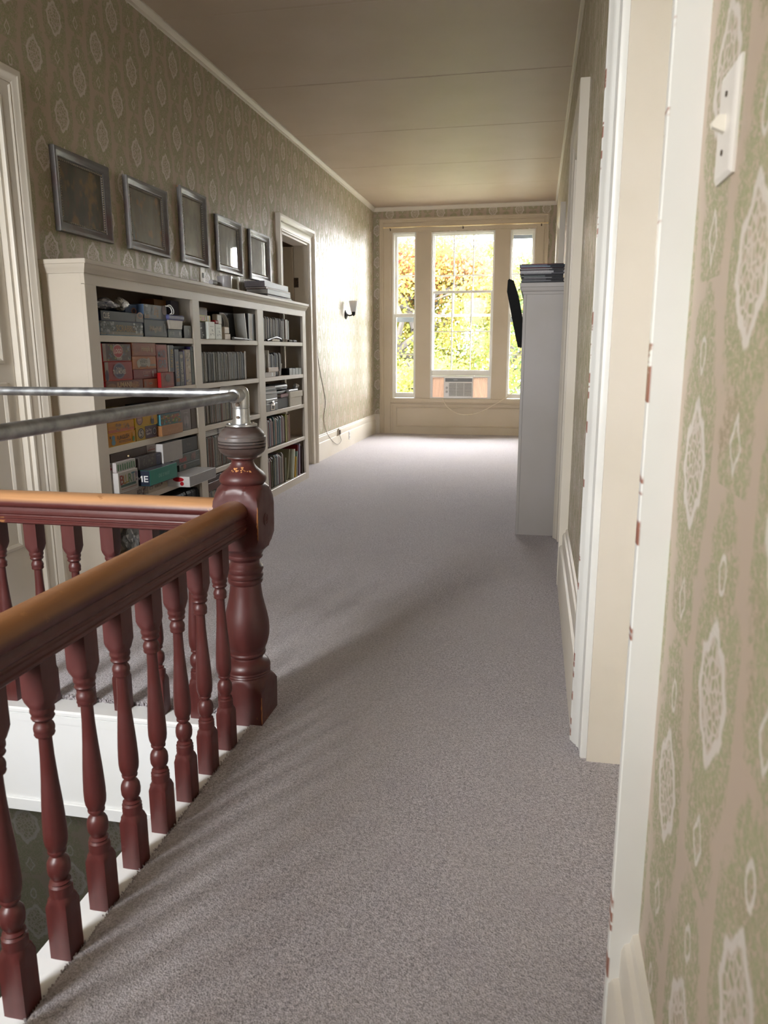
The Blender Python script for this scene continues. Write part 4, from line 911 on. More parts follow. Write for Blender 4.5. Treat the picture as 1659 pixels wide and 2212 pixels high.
row(4.822, 5.625, SH[3], .212, PALE, 'thin pale comic in the long tight row on the middle bay second shelf', 'comics on the middle bay second shelf', .0135, rs=2)
row(4.822, 5.360, SH[2], .170, WARM, 'thin comic in the row half hidden behind the pipe fitting', 'comics on the middle bay third shelf', .0135, rs=3)
row(4.822, 5.30, SH[1], .235, WARM, 'thin worn comic in the middle bay row under the flat black ones', 'comics on the middle bay fourth shelf', .0105, rs=4)
row(4.825, 5.06, SH[0], .215, WARM, 'thin comic in the short row at the bottom of the middle bay', 'comics on the middle bay bottom shelf', .012, rs=5)
row(6.038, 6.62, SH[4], .205, MIXB, 'in the right bay top shelf row', 'slim books on the right bay top shelf', .019, rs=6, names=MN, name='book', cat='book', hv=.08)
row(6.038, 6.50, SH[3], .205, MIXB, 'in the right bay second shelf row', 'slim books on the right bay second shelf', .021, rs=7, names=MN, name='book', cat='book', hv=.1)
row(6.034, 6.56, SH[1], .262, BRIGHT, 'in the right bay fourth shelf row', 'tall books on the right bay fourth shelf', .024, rs=8, names=BN, name='book', cat='book', hv=.12, dep=.19)
row(6.034, 6.48, SH[0], .285, BRIGHT, 'in the right bay bottom shelf row', 'magazines on the right bay bottom shelf', .019, rs=9, names=BN, hv=.1, dep=.19)
row(4.30, 4.70, SH[0], .275, DARKB, 'at the left bay bottom', 'black cases at the bottom of the left bay', .036, rs=10, name='video_case', cat='case', jit=.05, hv=.01, names=['black', 'charcoal', 'inky', 'grey'])
row(4.02, 4.22, SH[0], .26, DARKB, 'in the group behind the balusters', 'black binders at the bottom of the left bay', .05, rs=11, name='binder', cat='binder', jit=.05, hv=.02, names=['black', 'charcoal', 'inky', 'grey'])
def book(label, y0, y1, z0, z1, col, x0, x1, rx=0.0, name='book', cat='book', spine='x', page=(.55, .52, .45)):
    # upright or flat book: cover shell with a lighter page block
    r = thing(name, label, cat, ((x0+x1)/2, (y0+y1)/2, z0))
    g = G(); e = .0025
    if y1-y0 < z1-z0:
        g.box(x0, x1, y0, y0+e, z0, z1); g.box(x0, x1, y1-e, y1, z0, z1); g.box(x1-e, x1, y0, y1, z0, z1, .001)
        p = (x0+.002, x1-e, y0+e, y1-e, z0+.003, z1-.004)
    else:
        g.box(x0, x1, y0, y1, z0, z0+e); g.box(x0, x1, y0, y1, z1-e, z1)
        if spine == 'x': g.box(x1-e, x1, y0, y1, z0, z1, .001); p = (x0+.003, x1-e, y0+.003, y1-.003, z0+e, z1-e)
        else: g.box(x0, x1, y0, y0+e, z0, z1, .001); p = (x0+.003, x1-.003, y0+e, y1-.003, z0+e, z1-e)
    obj('cover', g, plain(col, .4), r); g = G(); g.box(*p); obj('page_block', g, plain(page, .8, 0, .12, 200), r)
    r.rotation_euler = (rx, 0, 0); return r
# large leaning books, right bay bottom
z = SH[0]
book('thin grey green book leaning at the bottom of the right bay', 6.520, 6.535, z, z+.225, (.22, .23, .16), -2.40, -2.222, -.10)
book('olive photo album with square pictures leaning among tall magazines', 6.62, 6.645, z, z+.29, (.26, .25, .15), -2.425, -2.24, -.30, 'photo_album', 'album')
book('cream book with blue label leaning at the bottom of the right bay', 6.725, 6.748, z, z+.278, (.50, .50, .38), -2.40, -2.215, -.20)
book('yellow book leaning at the bottom of the right bay', 6.790, 6.812, z, z+.20, (.55, .32, .03), -2.39, -2.215, -.16)
book('pale green book leaning beside the yellow one', 6.838, 6.856, z, z+.245, (.22, .32, .28), -2.40, -2.215, -.12)
book('dark red book behind the pale green one', 6.875, 6.90, z, z+.30, (.20, .015, .015), -2.42, -2.225, -.14)
book('lilac tall book near the right end of the bottom shelf', 6.925, 6.945, z, z+.305, (.34, .28, .38), -2.40, -2.215, -.06)
book('dark brown book at the right end of the bottom shelf', 7.04, 7.065, z, z+.27, (.07, .04, .03), -2.41, -2.225, -.04)
z = SH[1]
book('olive yellow book on the right bay fourth shelf', 6.575, 6.615, z, z+.255, (.22, .20, .03), -2.42, -2.225)
book('tan book at the end of the row on the right bay fourth shelf', 6.63, 6.66, z, z+.245, (.24, .16, .08), -2.42, -2.225)
book('brown red book standing last on the right bay fourth shelf', 6.672, 6.70, z, z+.25, (.18, .06, .03), -2.42, -2.225)
z = SH[4]
book('dark brown hardback at the end of the top right row', 6.635, 6.70, z, z+.196, (.085, .030, .015), -2.42, -2.222)
book('black hardback last in the top right row', 6.705, 6.735, z, z+.19, (.03, .018, .012), -2.42, -2.222)
z = SH[3]
book('bright white slim book standing proud on the right bay second shelf', 6.14, 6.156, z, z+.222, (.80, .80, .76), -2.38, -2.212)
book('brown spined book ending the comics row in the middle bay', 5.628, 5.66, z, z+.215, (.16, .075, .03), -2.40, -2.224)
# middle bay top shelf
z = SH[4]
game('black carton with white barcode labels at the left of the middle bay top shelf', 4.822, 4.918, z, z+.108, (.05, .05, .055), group=None, name='carton', items=[('r', .12, .62, .42, .95, (.55, .55, .53)), ('s', 51, 10, [(.03, .03, .03)], .14, .65, .40, .92), ('r', .38, .04, .70, .40, (.5, .5, .5)), ('s', 52, 10, [(.03, .03, .03)], .42, .08, .66, .36)])
def carton(label, y0, y1, z0, z1, col, xf, tab):
    r = game(label, y0, y1, z0, z1, col, xf=xf, dep=.10, group=None, name='carton', cat='carton', lidz=.3, items=[('r', .2, .72, .8, .75, tab), ('s', 53, 5, [tab], .2, .2, .8, .55)]); return r
carton('shiny white carton with square lid on the middle bay top shelf', 4.922, 5.032, z, z+.116, (.78, .82, .76), -2.195, (.4, .45, .42))
carton('smaller white carton beside the square lidded one', 5.040, 5.150, z, z+.104, (.74, .78, .72), -2.195, (.4, .45, .42))
game('flat yellow box with red print on the black carton', 4.822, 5.035, z+.1165, z+.158, (.46, .37, .06), xf=-2.225, group=None, name='carton', items=[('s', 54, 12, [(.40, .06, .03)], 0, .1, .5, .6), ('r', .58, .05, .63, .95, (.5, .5, .45)), ('r', .7, .05, .85, .95, (.40, .42, .36))])
game('brown card box standing behind the yellow one', 4.90, 5.22, z, z+.222, (.16, .085, .018), xf=-2.33, dep=.09, group=None, name='carton')
g = G(); g.box(-2.26, -2.21, 5.075, 5.145, z+.1045, z+.132, .008); tag(obj('tape_reel', g, plain((.28, .015, .02), .4)), 'small red object on top of the smaller white carton', 'box')
r = thing('cable_coil', 'white looped cable with plug behind the small cartons', 'cable', (-2.26, 5.36, z))
g = G()
for k in range(3): g.tube(smooth_path([(-2.27-.008*k, 5.27+.012*k, z+.172), (-2.265-.008*k, 5.36, z+.185-.006*k), (-2.262-.008*k, 5.425-.012*k, z+.13), (-2.262-.008*k, 5.415-.01*k, z+.07), (-2.265-.008*k, 5.36, z+.034), (-2.27, 5.28, z+.006)]), .005, 8)
obj('cable', g, plain((.55, .54, .50), .4), r)
g = G(); g.box(-2.285, -2.245, 5.19, 5.275, z+.105, z+.178, .006); obj('plug', g, plain((.58, .55, .48), .4), r)
g = G(); g.box(-2.27, -2.215, 5.24, 5.335, z+.042, z+.092, .005); g.box(-2.28, -2.21, 5.235, 5.34, z, z+.042, .003); tag(obj('adapter_block', g, plain((.62, .54, .43), .4)), 'small cream adapter cube in front of the cable', 'adapter')
r = thing('speaker', 'black loudspeaker with small badge at the back of the middle bay', 'speaker', (-2.34, 5.50, z))
g = G(); g.box(-2.42, -2.30, 5.36, 5.66, z, z+.205, .006); obj('cabinet', g, plain((.010, .010, .011), .5), r)
g = G(); g.box(-2.2995, -2.2985, 5.46, 5.535, z+.135, z+.165); obj('badge', g, plain((.10, .10, .10), .4), r)
g = G(); g.box(-2.30, -2.21, 5.655, 5.665, z, z+.205, .001); o = tag(obj('white_tablet', g, plain((.55, .56, .53), .3)), 'thin white panel leaning beside the speaker', 'panel'); o.rotation_euler = (.19, 0, 0); o.location.y = 5.672; o.location.z = z+.001
for k, (t, c) in enumerate(((.020, (.05, .05, .055)), (.022, (.42, .38, .31)), (.018, (.30, .24, .18)), (.020, (.44, .36, .30)), (.03, (.02, .02, .02)), (.035, (.012, .012, .013)))):
    y0 = 5.735+sum((.020, .022, .018, .020, .03, .035)[:k]); book(['dark thin folder at the start of the short row beside the leaning panel', 'cream folder in the short row beside the leaning panel', 'tan folder in the short row beside the leaning panel', 'pinkish folder in the short row beside the leaning panel', 'black folder in the short row by the right divider', 'thick black folder touching the right divider of the middle bay'][k], y0, y0+t-.001, z, z+.208, c, -2.40, -2.222, 0, 'folder', 'folder')
g = G(); g.tube([(-2.205, 5.37, z+.012), (-2.20, 5.50, z+.010), (-2.196, 5.60, z+.008)], .008, 8, radii=[.011, .009, .007]); g.tube([(-2.196, 5.60, z+.008), (-2.19, 5.70, z+.006)], .005, 8, radii=[.006, .004]); g.ball((-2.198, 5.56, z+.0095), .0095)
tag(obj('umbrella_handle', g, plain((.13, .13, .13), .4)), 'grey folded handle lying at the shelf edge of the middle bay', 'handle')
g = G(); g.box(-2.30, -2.23, 4.82, 4.868, SH[3]+.215, SH[3]+.262, .004); tag(obj('card_pack', g, plain((.22, .19, .14), .6)), 'small grey brown block on the comics at the left of the middle bay', 'block')
for k in range(4):
    z0 = SH[1]+.2362+.0128*k; g = G(); g.box(-2.40, -2.222, 4.826, 5.19, z0, z0+.012, .002); g.box(-2.2218, -2.2208, 5.05, 5.07, z0+.001, z0+.011, 0, 1); g.box(-2.2218, -2.2208, 4.826, 4.835, z0+.001, z0+.011, 0, 1)
    tag(obj('magazine', g, [plain((.42, .40, .37), .5), BLACK]), ['lowest', 'second lowest', 'second from the top', 'topmost'][k]+' of the flat white magazines with black bands lying on the comics', 'magazine', 'flat magazines on the middle bay comics')
z = SH[0]
game('brown wooden box on the comics at the bottom of the middle bay', 4.83, 5.10, z+.217, z+.275, (.10, .035, .018), group=None, name='wooden_box', lidz=.4)
game('dark wooden box on top of the brown wooden box', 4.84, 5.09, z+.2755, z+.315, (.05, .018, .012), group=None, name='wooden_box', lidz=.4)
# right bay small things
z = SH[4]
r = thing('sunglasses', 'black sunglasses lying before the top right books', 'glasses', (-2.212, 6.36, z))
g = G(); g.tube(smooth_path([(-2.213, 6.12, z+.006), (-2.213, 6.22, z+.020), (-2.21, 6.34, z+.034), (-2.21, 6.46, z+.022), (-2.213, 6.50, z+.006)]), .010, 8); obj('frame', g, BLACK, r)
g = G(); g.box(-2.214, -2.205, 6.235, 6.43, z+.002, z+.020, .003); obj('label_strip', g, plain((.60, .55, .46), .4), r)
for y in (6.53, 6.60):
    g = G(); g.turn([(0, .012), (.012, .014), (.024, .012), (.03, .004)], 10, -2.212, y, z); tag(obj('bottle_cap', g, plain((.55, .52, .45), .4)), 'small pale cap on the top right shelf edge, '+('left one' if y < 6.56 else 'right one'), 'cap')
for i, (y, l_) in enumerate(((6.74, .10), (6.87, .10))):
    g = G(); g.box(-2.225, -2.205, y-l_/2, y+l_/2, z, z+.020, .008); tag(obj('remote_control', g, BLACK), ['left', 'right'][i]+' small black gadget at the right end of the top right shelf', 'gadget')
z = SH[3]
game('long pinkish box at the front of the right bay second shelf', 6.036, 6.30, z, z+.042, (.26, .19, .16), xf=-2.207, dep=.06, group=None, name='carton', items=[('r', .62, .1, .72, .9, (.4, .36, .32))])
game('pinkish tissue box on the long pinkish one', 6.12, 6.372, z+.0425, z+.080, (.36, .26, .21), xf=-2.205, dep=.065, group=None, name='carton', top=(.42, .33, .28))
g = G(); g.turn([(0, .020), (.04, .020), (.048, .012), (.060, .011)], 12, -2.235, 6.435, z); tag(obj('small_bottle', g, plain((.45, .40, .36), .4)), 'stubby pale bottle beside the pinkish boxes', 'bottle')
r = thing('paper_cup', 'cup with red base and pale rim on the right bay second shelf', 'cup', (-2.30, 6.60, z))
g = G(); g.turn([(0, .036), (.06, .041)], 16, -2.30, 6.60, z); obj('cup_body', g, plain((.22, .02, .02), .4), r); g = G(); g.turn([(.06, .0415), (.105, .048), (.108, .046)], 16, -2.30, 6.60, z); obj('cup_rim', g, plain((.36, .32, .26), .4), r)
for i in range(4):
    y = 6.70+.095*i; g = G(); g.box(-2.32, -2.216, y, y+.09, z, z+.062-.004*(i % 2), .003); tag(obj('cassette_case', g, BLACK), ['first', 'second', 'third', 'last'][i]+' black plastic case from the left, right bay second shelf', 'case', 'black cases on the right bay second shelf')
z = SH[2]
r = thing('tool_case', 'grey plastic case with a silver latch on the right bay third shelf', 'case', (-2.29, 6.17, z))
g = G(); g.box(-2.37, -2.205, 6.036, 6.325, z, z+.068, .006); obj('case_body', g, plain((.11, .115, .12), .4), r)
g = G(); g.box(-2.37, -2.205, 6.036, 6.325, z+.069, z+.107, .006); obj('case_lid', g, plain((.18, .185, .19), .35), r)
g = G(); g.box(-2.205, -2.200, 6.14, 6.235, z+.01, z+.062, .002); g.box(-2.204, -2.198, 6.17, 6.215, z+.045, z+.085, .003); l_ = obj('latch', g, CHROME, r)
g = G(); g.box(-2.2, -2.1985, 6.165, 6.215, z+.018, z+.052); obj('latch_opening', g, BLACK, l_)
zz = z+.1075
for i, (h, c) in enumerate(((.040, (.16, .165, .17)), (.022, (.30, .30, .30)), (.012, (.05, .05, .05)), (.016, (.34, .34, .34)), (.012, (.16, .16, .17)))):
    book(['dark grey case lying on the latch case', 'pale grey flat case second on the stack', 'thin black flat case in the middle of the stack', 'light grey flat case fourth in the stack', 'topmost grey flat case of the stack'][i], 6.036+.004*i, 6.33-.006*i, zz, zz+h, c, -2.36, -2.21-.002*i, 0, 'disc_case', 'case', page=(.12, .12, .12)); zz += h+.0004
r = thing('lidded_box', 'cream cardboard box with lid at the right of the third shelf', 'box', (-2.29, 6.88, z))
g = G(); g.box(-2.39, -2.212, 6.69, 7.045, z, z+.086, .002); obj('box_body', g, plain((.46, .42, .34), .6), r)
g = G(); g.box(-2.395, -2.206, 6.680, 7.055, z+.082, z+.136, .002); obj('box_lid', g, plain((.50, .46, .37), .6), r)
g = G(); g.box(-2.33, -2.21, 6.66, 6.93, z+.137, z+.155, .004); tag(obj('silver_case', g, plain((.34, .35, .36), .3)), 'silver grey flat case on the cream lidded box', 'case')
crumple('plastic_bag', 'clear crumpled bag on the cream lidded box', 'bag', (-2.25, 6.99, z+.137), (.035, .06, .034), plain((.42, .43, .43), .1), 17)
book('maroon book slanting against the cream box', 6.44, 6.655, z+.100, z+.128, (.13, .02, .035), -2.36, -2.215)
g = G(); g.box(-2.38, -2.225, 6.37, 6.67, z, z+.099, .006); tag(obj('black_pouch', g, plain((.02, .02, .02), .6)), 'black pouch under the maroon book', 'pouch')
g = G(); g.tube([(-2.31, 6.36, z+.185), (-2.29, 6.75, z+.185)], .035, 12); g.turn([(0, .036), (.012, .03)], 12, -2.29, z+.185, 6.75, axis='y'); g.box(-2.36, -2.24, 6.40, 6.72, z+.129, z+.152, .006); tag(obj('camera_lens_pouch', g, BLACK), 'black rolled pouch lying over the maroon book', 'pouch')
# plastic bag at the bottom of the left bay
r = crumple('zip_bag', 'clear zip bag with blue seal at the bottom of the left bay', 'bag', (-2.27, 3.86, SH[0]), (.055, .11, .13), plain((.22, .23, .23), .15), 21, 40, [0, (.38, .39, .39), (.10, .11, .11)])
g = G(); g.box(-2.215, -2.211, 3.79, 3.96, SH[0]+.215, SH[0]+.222); obj('zip_seal', g, plain((.03, .13, .22), .4), r)

# --- on top of the bookcase ---
z = BZ
r = thing('paper_cup', 'white cylindrical cup on the bookcase top under the pictures', 'cup', (-2.30, 5.49, z))
g = G(); g.turn([(0, .050), (.004, .052), (.098, .054), (.100, .0535), (.100, .050), (.006, .047), (.006, .001)], 24, -2.30, 5.49, z); obj('cup_body', g, plain((.46, .45, .47), .3), r)
g = G(); g.box(-2.36, -2.245, 5.63, 5.634, z, z+.098); tag(obj('postcard', g, plain((.60, .57, .48), .6)), 'thin white card standing beside the white cup', 'card')
r = thing('lamp_socket', 'white light socket with grey clip on the bookcase top', 'socket', (-2.33, 5.34, z))
g = G(); g.turn([(5.265, .017), (5.27, .019), (5.335, .019), (5.34, .016)], 16, -2.31, z+.040, 0, axis='y'); obj('socket_body', g, plain((.55, .55, .58), .35), r)
g = G(); g.turn([(5.339, .014), (5.345, .012)], 14, -2.31, z+.040, 0, axis='y'); g.box(-2.325, -2.298, 5.345, 5.40, z+.02, z+.05, .002); g.box(-2.325, -2.298, 5.36, 5.365, z, z+.021); g.box(-2.325, -2.298, 5.385, 5.39, z, z+.021); g.box(-2.322, -2.30, 5.28, 5.33, z, z+.022); obj('clip', g, plain((.16, .14, .12), .5), r)
r = thing('wall_plate', 'pale wall plate with dark slot behind the socket', 'wall plate', (XL, 5.41, 1.76))
g = G(); g.box(XL, XL+.006, 5.375, 5.445, 1.745, 1.860, .002); obj('plate', g, IVORY, r); g = G(); g.box(XL+.006, XL+.008, 5.395, 5.425, 1.785, 1.820); obj('slot', g, plain((.04, .03, .02), .5), r)
for i, (a, b_, h, c, x1, lab) in enumerate(((6.10, 7.06, .016, (.07, .07, .08), -2.23, 'dark grey bottom book of the stack on the bookcase end'), (6.16, 7.00, .012, (.36, .34, .32), -2.25, 'thin white booklet second from the bottom of the stack'), (6.12, 6.93, .040, (.045, .042, .05), -2.235, 'dark book with pale page edges in the middle of the stack'), (6.10, 6.94, .014, (.13, .04, .02), -2.24, 'thin rust coloured book in the stack'), (6.08, 6.90, .048, (.15, .14, .165), -2.245, 'lilac grey topmost book of the stack'))):
    z0 = z+sum((.016, .012, .040, .014, .048)[:i])+.0003*i; book(lab, a+.12, min(b_, 7.0)-.08, z0, z0+h, c, -2.425, x1, 0, page=(.36, .34, .31) if i != 4 else (.17, .155, .165))

# ------------------------------------------------------------------ pictures on the left wall
FRM = m_wood('silver_grey_frame', 'y', (.115, .107, .10), (.3, .3, .3))
def m_picture(name, cols, sc, seed, dark):
    m, nt, b, oc = new_mat(name)
    mp_ = nt.nodes.new('ShaderNodeMapping'); mp_.inputs['Location'].default_value = (seed*3.1, seed*1.7, seed); nt.links.new(oc, mp_.inputs[0]); v = mp_.outputs[0]
    c = mixc(nt, tex_noise(nt, scalevec(nt, v, 1, 1.6, .7), sc, 3).step(.35, .65), cols[0], cols[1])
    c = mixc(nt, tex_noise(nt, scalevec(nt, v, 1, 1.2, 1), sc*1.4, 2).step(.55, .68), c, cols[2])
    c = mixc(nt, tex_noise(nt, scalevec(nt, v, 1, 3, 1), sc*2.1, 2).step(.60, .70)*.8, c, cols[3])
    nt.links.new(c, b.inputs['Base Color']); b.inputs['Roughness'].default_value = .6
    b.inputs['Coat Weight'].default_value = 1.0; b.inputs['Coat Roughness'].default_value = .01; b.inputs['Coat IOR'].default_value = 1.5
    return m
PIX = [(3.66, 4.165, 1.860, 2.270, [(.035, .03, .018), (.07, .055, .035), (.16, .09, .03), (.08, .035, .025)], 'framed dark painting with a glowing upper right corner, leftmost of the five'),
       (4.355, 4.865, 1.860, 2.275, [(.07, .055, .035), (.12, .10, .065), (.22, .11, .045), (.09, .12, .13)], 'framed picture of small colourful figures, second from the left'),
       (5.065, 5.485, 1.862, 2.358, [(.09, .08, .05), (.15, .14, .09), (.12, .12, .07), (.18, .16, .11)], 'tall framed grey green landscape, third from the left'),
       (5.665, 6.160, 1.862, 2.274, [(.06, .06, .05), (.10, .10, .09), (.08, .08, .06), (.12, .12, .1)], 'framed picture whose glass mirrors the window, fourth from the left'),
       (6.345, 6.840, 1.862, 2.268, [(.07, .07, .06), (.12, .12, .11), (.10, .10, .08), (.14, .13, .12)], 'framed picture mirroring pale light, rightmost of the five')]
for i, (y0, y1, z0, z1, cols, lab) in enumerate(PIX):
    r = thing('framed_picture', lab, 'picture', (XL, (y0+y1)/2, z0), 'framed pictures in a row above the bookcase')
    fw = .058; g = G(); a0, a1, b0, b1 = y0+fw, y1-fw, z0+fw, z1-fw
    g.loop(lambda d, h: [(XL+h, a0-d, b0-d), (XL+h, a1+d, b0-d), (XL+h, a1+d, b1+d), (XL+h, a0-d, b1+d)], 4, [(0, .001), (0, .010), (.006, .013), (.012, .013), (.014, .017), (.024, .018), (.036, .026), (.046, .030), (.056, .030), (.058, .026), (.058, .001)])
    f = obj('frame', g, FRM, r)
    g = G(); n = 24
    for k in range(n+1):
        for q in (0, 1):
            t = k/n; g.ball((XL+.0135, a0+(a1-a0)*t, (b1+.003) if q else (b0-.003)), .0042, 6, 4)
    for k in range(1, n):
        for q in (0, 1): g.ball((XL+.0135, (a1+.003) if q else (a0-.003), b0+(b1-b0)*k/n), .0042, 6, 4)
    obj('bead_trim', g, plain((.50, .44, .34), .35, .6), f, kind='stuff')
    g = G(); g.box(XL+.001, XL+.007, a0-.004, a1+.004, b0-.004, b1+.004); obj('picture', g, m_picture('picture_%d' % i, cols, 7, i+1, 0), r)

# ------------------------------------------------------------------ left wall bits beyond the doorway
r = thing('wall_sconce', 'black wall lamp with frosted glass shade beyond the doorway', 'wall lamp', (XL, 9.74, 1.66))
g = G(); g.turn([(XL, .058), (XL+.008, .058), (XL+.014, .050), (XL+.022, .030), (XL+.030, .018), (XL+.034, .001)], 20, 9.74, 1.718, 0, axis='x'); obj('backplate', g, BLACK, r)
g = G(); g.tube(smooth_path([(XL+.02, 9.74, 1.718), (XL+.06, 9.735, 1.706), (XL+.098, 9.73, 1.722), (XL+.105, 9.73, 1.745)]), .009, 10); g.turn([(1.700, .006), (1.716, .022), (1.756, .027), (1.762, .020)], 14, XL+.108, 9.73, 0); obj('arm', g, BLACK, r)
FROST = bpy.data.materials.new('frosted_glass'); FROST.use_nodes = True; b_ = FROST.node_tree.nodes['Principled BSDF']; b_.inputs['Base Color'].default_value = (.80, .80, .82, 1); b_.inputs['Roughness'].default_value = .35; b_.inputs['Transmission Weight'].default_value = .35; b_.inputs['Subsurface Weight'].default_value = .2
g = G(); g.turn([(1.752, .030), (1.765, .036), (1.82, .046), (1.885, .058), (1.888, .056), (1.82, .043), (1.766, .033), (1.758, .001)], 24, XL+.108, 9.73, 0); obj('lamp_shade', g, FROST, r)
g = G(); pts = [(XL+.004, y, z) for y, z in ((8.352, 1.83), (8.385, 1.605), (8.396, 1.249), (8.476, 1.041), (8.655, .768), (8.688, .647), (8.60, .476))]+[(XL+.012, 8.70, .30), (XL+.032, 8.92, .164), (XL+.036, 9.13, .112), (XL+.036, 9.28, .14), (XL+.034, 9.24, .20), (XL+.03, 9.225, .235)]
g.tube(smooth_path(pts), .003, 6); tag(obj('phone_wire', g, plain((.16, .14, .12), .5)), 'thin dark wire drooping down the wall to the small jack', 'wire')
r = thing('phone_jack', 'small brown and cream phone jack on the baseboard cap', 'phone jack', (XL+.018, 9.23, .225))
g = G(); g.box(XL+.016, XL+.034, 9.20, 9.30, .224, .305, .003); obj('jack_body', g, IVORY, r)
g = G(); g.box(XL+.034, XL+.048, 9.19, 9.235, .228, .285, .003); obj('plug', g, plain((.07, .05, .04), .5), r)
r = thing('wall_outlet', 'white electrical outlet set in the baseboard below the sconce', 'outlet', (XL+.026, 9.76, .11))
g = G(); g.box(XL+.026, XL+.032, 9.725, 9.795, .105, .215, .002); obj('plate', g, WHITEPL, r)
for zz in (.135, .178):
    g = G(); g.box(XL+.032, XL+.034, 9.747, 9.773, zz-.012, zz+.012, .001); obj('socket', g, plain((.55, .54, .52), .4), r)

# ------------------------------------------------------------------ light switch, right wall
r = thing('light_switch', 'ivory toggle light switch plate on the wallpaper beside the doorway', 'light switch', (XR, .955, 1.435))
g = G(); g.loop(lambda d, h: [(XR-h, .925-d, 1.445-d), (XR-h, .985+d, 1.445-d), (XR-h, .985+d, 1.545+d), (XR-h, .925-d, 1.545+d)], 4, [(.008, 0), (.008, .003), (.003, .0062), (0, .0068)]); g.quad((XR-.0068, .925, 1.445), (XR-.0068, .985, 1.445), (XR-.0068, .985, 1.545), (XR-.0068, .925, 1.545)); pl = obj('switch_plate', g, plain((.74, .70, .65), .3, 0, .02), r)
g = G(); g.prism([(XR-.006, 1.485), (XR-.006, 1.503), (XR-.014, 1.5035), (XR-.021, 1.496), (XR-.0195, 1.491)], 'y', .950, .960); obj('toggle', g, IVORY, r)
for zz in (1.465, 1.525):
    g = G(); g.turn([(-.0080, .0030), (-.0068, .0032)], 10, .955, zz, XR, axis='x'); obj('screw', g, IRON, r)

# ------------------------------------------------------------------ right bookcase with magazines, screen
RB = thing('bookcase', 'white bookcase seen end-on against the right wall', 'bookcase', (.05, 6.1, 0))
RX0, RX1, RY0, RY1 = -.098, .195, 5.155, 6.95
g = G(); g.box(RX0+.02, RX1-.03, RY0, RY0+.022, 0, 1.625, .001); obj('end_panel', g, CABP, RB)
g = G(); g.box(RX0+.02, RX1, RY1-.022, RY1, 0, 1.625, .001); obj('end_panel', g, CABP, RB)
g = G(); g.box(RX1-.012, RX1, RY0+.02, RY1-.02, .06, 1.62); obj('back_panel', g, CABP, RB)
for a, b_ in ((RY0-.001, RY0+.10), (6.0, 6.1), (RY1-.1, RY1)):
    g = G(); g.box(RX0, RX0+.0195, a, b_, 0, 1.56, .0015); obj('stile', g, CABP, RB)
g = G(); g.box(RX0, RX0+.0195, RY0, RY1, 1.555, 1.625, .0015); obj('frieze', g, CABP, RB)
g = G(); g.box(RX0+.001, RX0+.0195, RY0+.001, RY1, 0, .075, .0015); obj('kick_board', g, CABP, RB)
for z in SH:
    g = G(); g.box(RX0+.005, RX1-.012, RY0+.022, RY1-.022, z-.034, z, .0015); obj('shelf', g, CABP, RB)
g = G(); g.box(RX0-.024, RX1, RY0-.024, RY1+.02, 1.655, 1.683, .003); obj('top_board', g, CABP, RB)
g = G(); g.loop(lambda d, h: [(RX1, RY0-d, h), (RX0-d, RY0-d, h), (RX0-d, RY1+d, h), (RX1, RY1+d, h)], 4, [(0, 1.61), (.004, 1.612), (.006, 1.628), (.013, 1.632), (.017, 1.645), (.018, 1.656), (0, 1.656)], False); obj('crown', g, CABP, RB)
R_ = random.Random(12); zz = 1.683
MC = [(.05, .055, .06), (.30, .30, .32), (.10, .10, .11), (.26, .26, .28), (.13, .15, .15), (.05, .05, .06), (.34, .34, .36), (.42, .42, .45), (.12, .10, .11), (.36, .35, .36), (.16, .05, .06), (.20, .24, .30), (.14, .17, .22), (.22, .05, .05)]
TH = [.010, .006, .012, .007, .011, .007, .006, .014, .008, .007, .005, .009, .008, .004]
LB = ['bottom dark', 'second lowest pale', 'third lowest charcoal', 'fourth lowest grey', 'fifth lowest greenish', 'sixth lowest black edged', 'seventh lowest pale', 'thick light grey', 'ninth lowest dark', 'tenth lowest pale', 'thin maroon', 'blue grey speckled', 'slate speckled', 'topmost red and grey']
for i in range(14):
    x0 = -.118+R_.uniform(-.012, .02); g = G(); g.box(x0, .150+R_.uniform(-.01, .012), 5.150+R_.uniform(0, .012), 5.36+R_.uniform(-.02, .02), zz, zz+TH[i], .0012)
    g.box(.08+R_.uniform(-.05, .02), .149, 5.149, 5.1495, zz+.001, zz+TH[i]-.001, 0, 1)
    tag(obj('magazine', g, [plain(MC[i], .45, 0, .15, 120), plain((.03, .03, .035), .5)]), LB[i]+' magazine in the pile on the white right bookcase', 'magazine', 'magazines piled on the right bookcase'); zz += TH[i]+.0003
r = thing('flat_screen', 'black flat screen leaning out of the right bookcase front', 'screen', (-.13, 5.95, 1.30))
g = G(); n0 = len(g.v); g.prism([(-.030, 0), (.030, .02), (.034, .40), (.028, .455), (.0, .475), (-.012, .468), (-.030, .40)], 'y', -.42, .42); g.xf(Matrix.Translation((-.104, 5.99, 1.285)) @ Matrix.Rotation(-.22, 4, 'Y')); obj('screen_shell', g, plain((.006, .0065, .006), .7), r)
g = G(); g.box(-.0325, -.0305, -.40, .40, .04, .40); g.xf(Matrix.Translation((-.104, 5.99, 1.285)) @ Matrix.Rotation(-.22, 4, 'Y')); obj('screen_glass', g, plain((.006, .006, .007), .08), r)
g = G(); g.box(-.10, -.0, 5.85, 6.1, 1.34, 1.46, .004); obj('bracket', g, IRON, r)
g = G(); g.box(-.004, .004, -.05, .05, 0, .20); g.xf(Matrix.Translation((.165, 5.55, 1.684)) @ Matrix.Rotation(.12, 4, 'Y')); o = tag(obj('black_folder', g, BLACK), 'black folder leaning on the wall behind the magazine pile', 'folder')

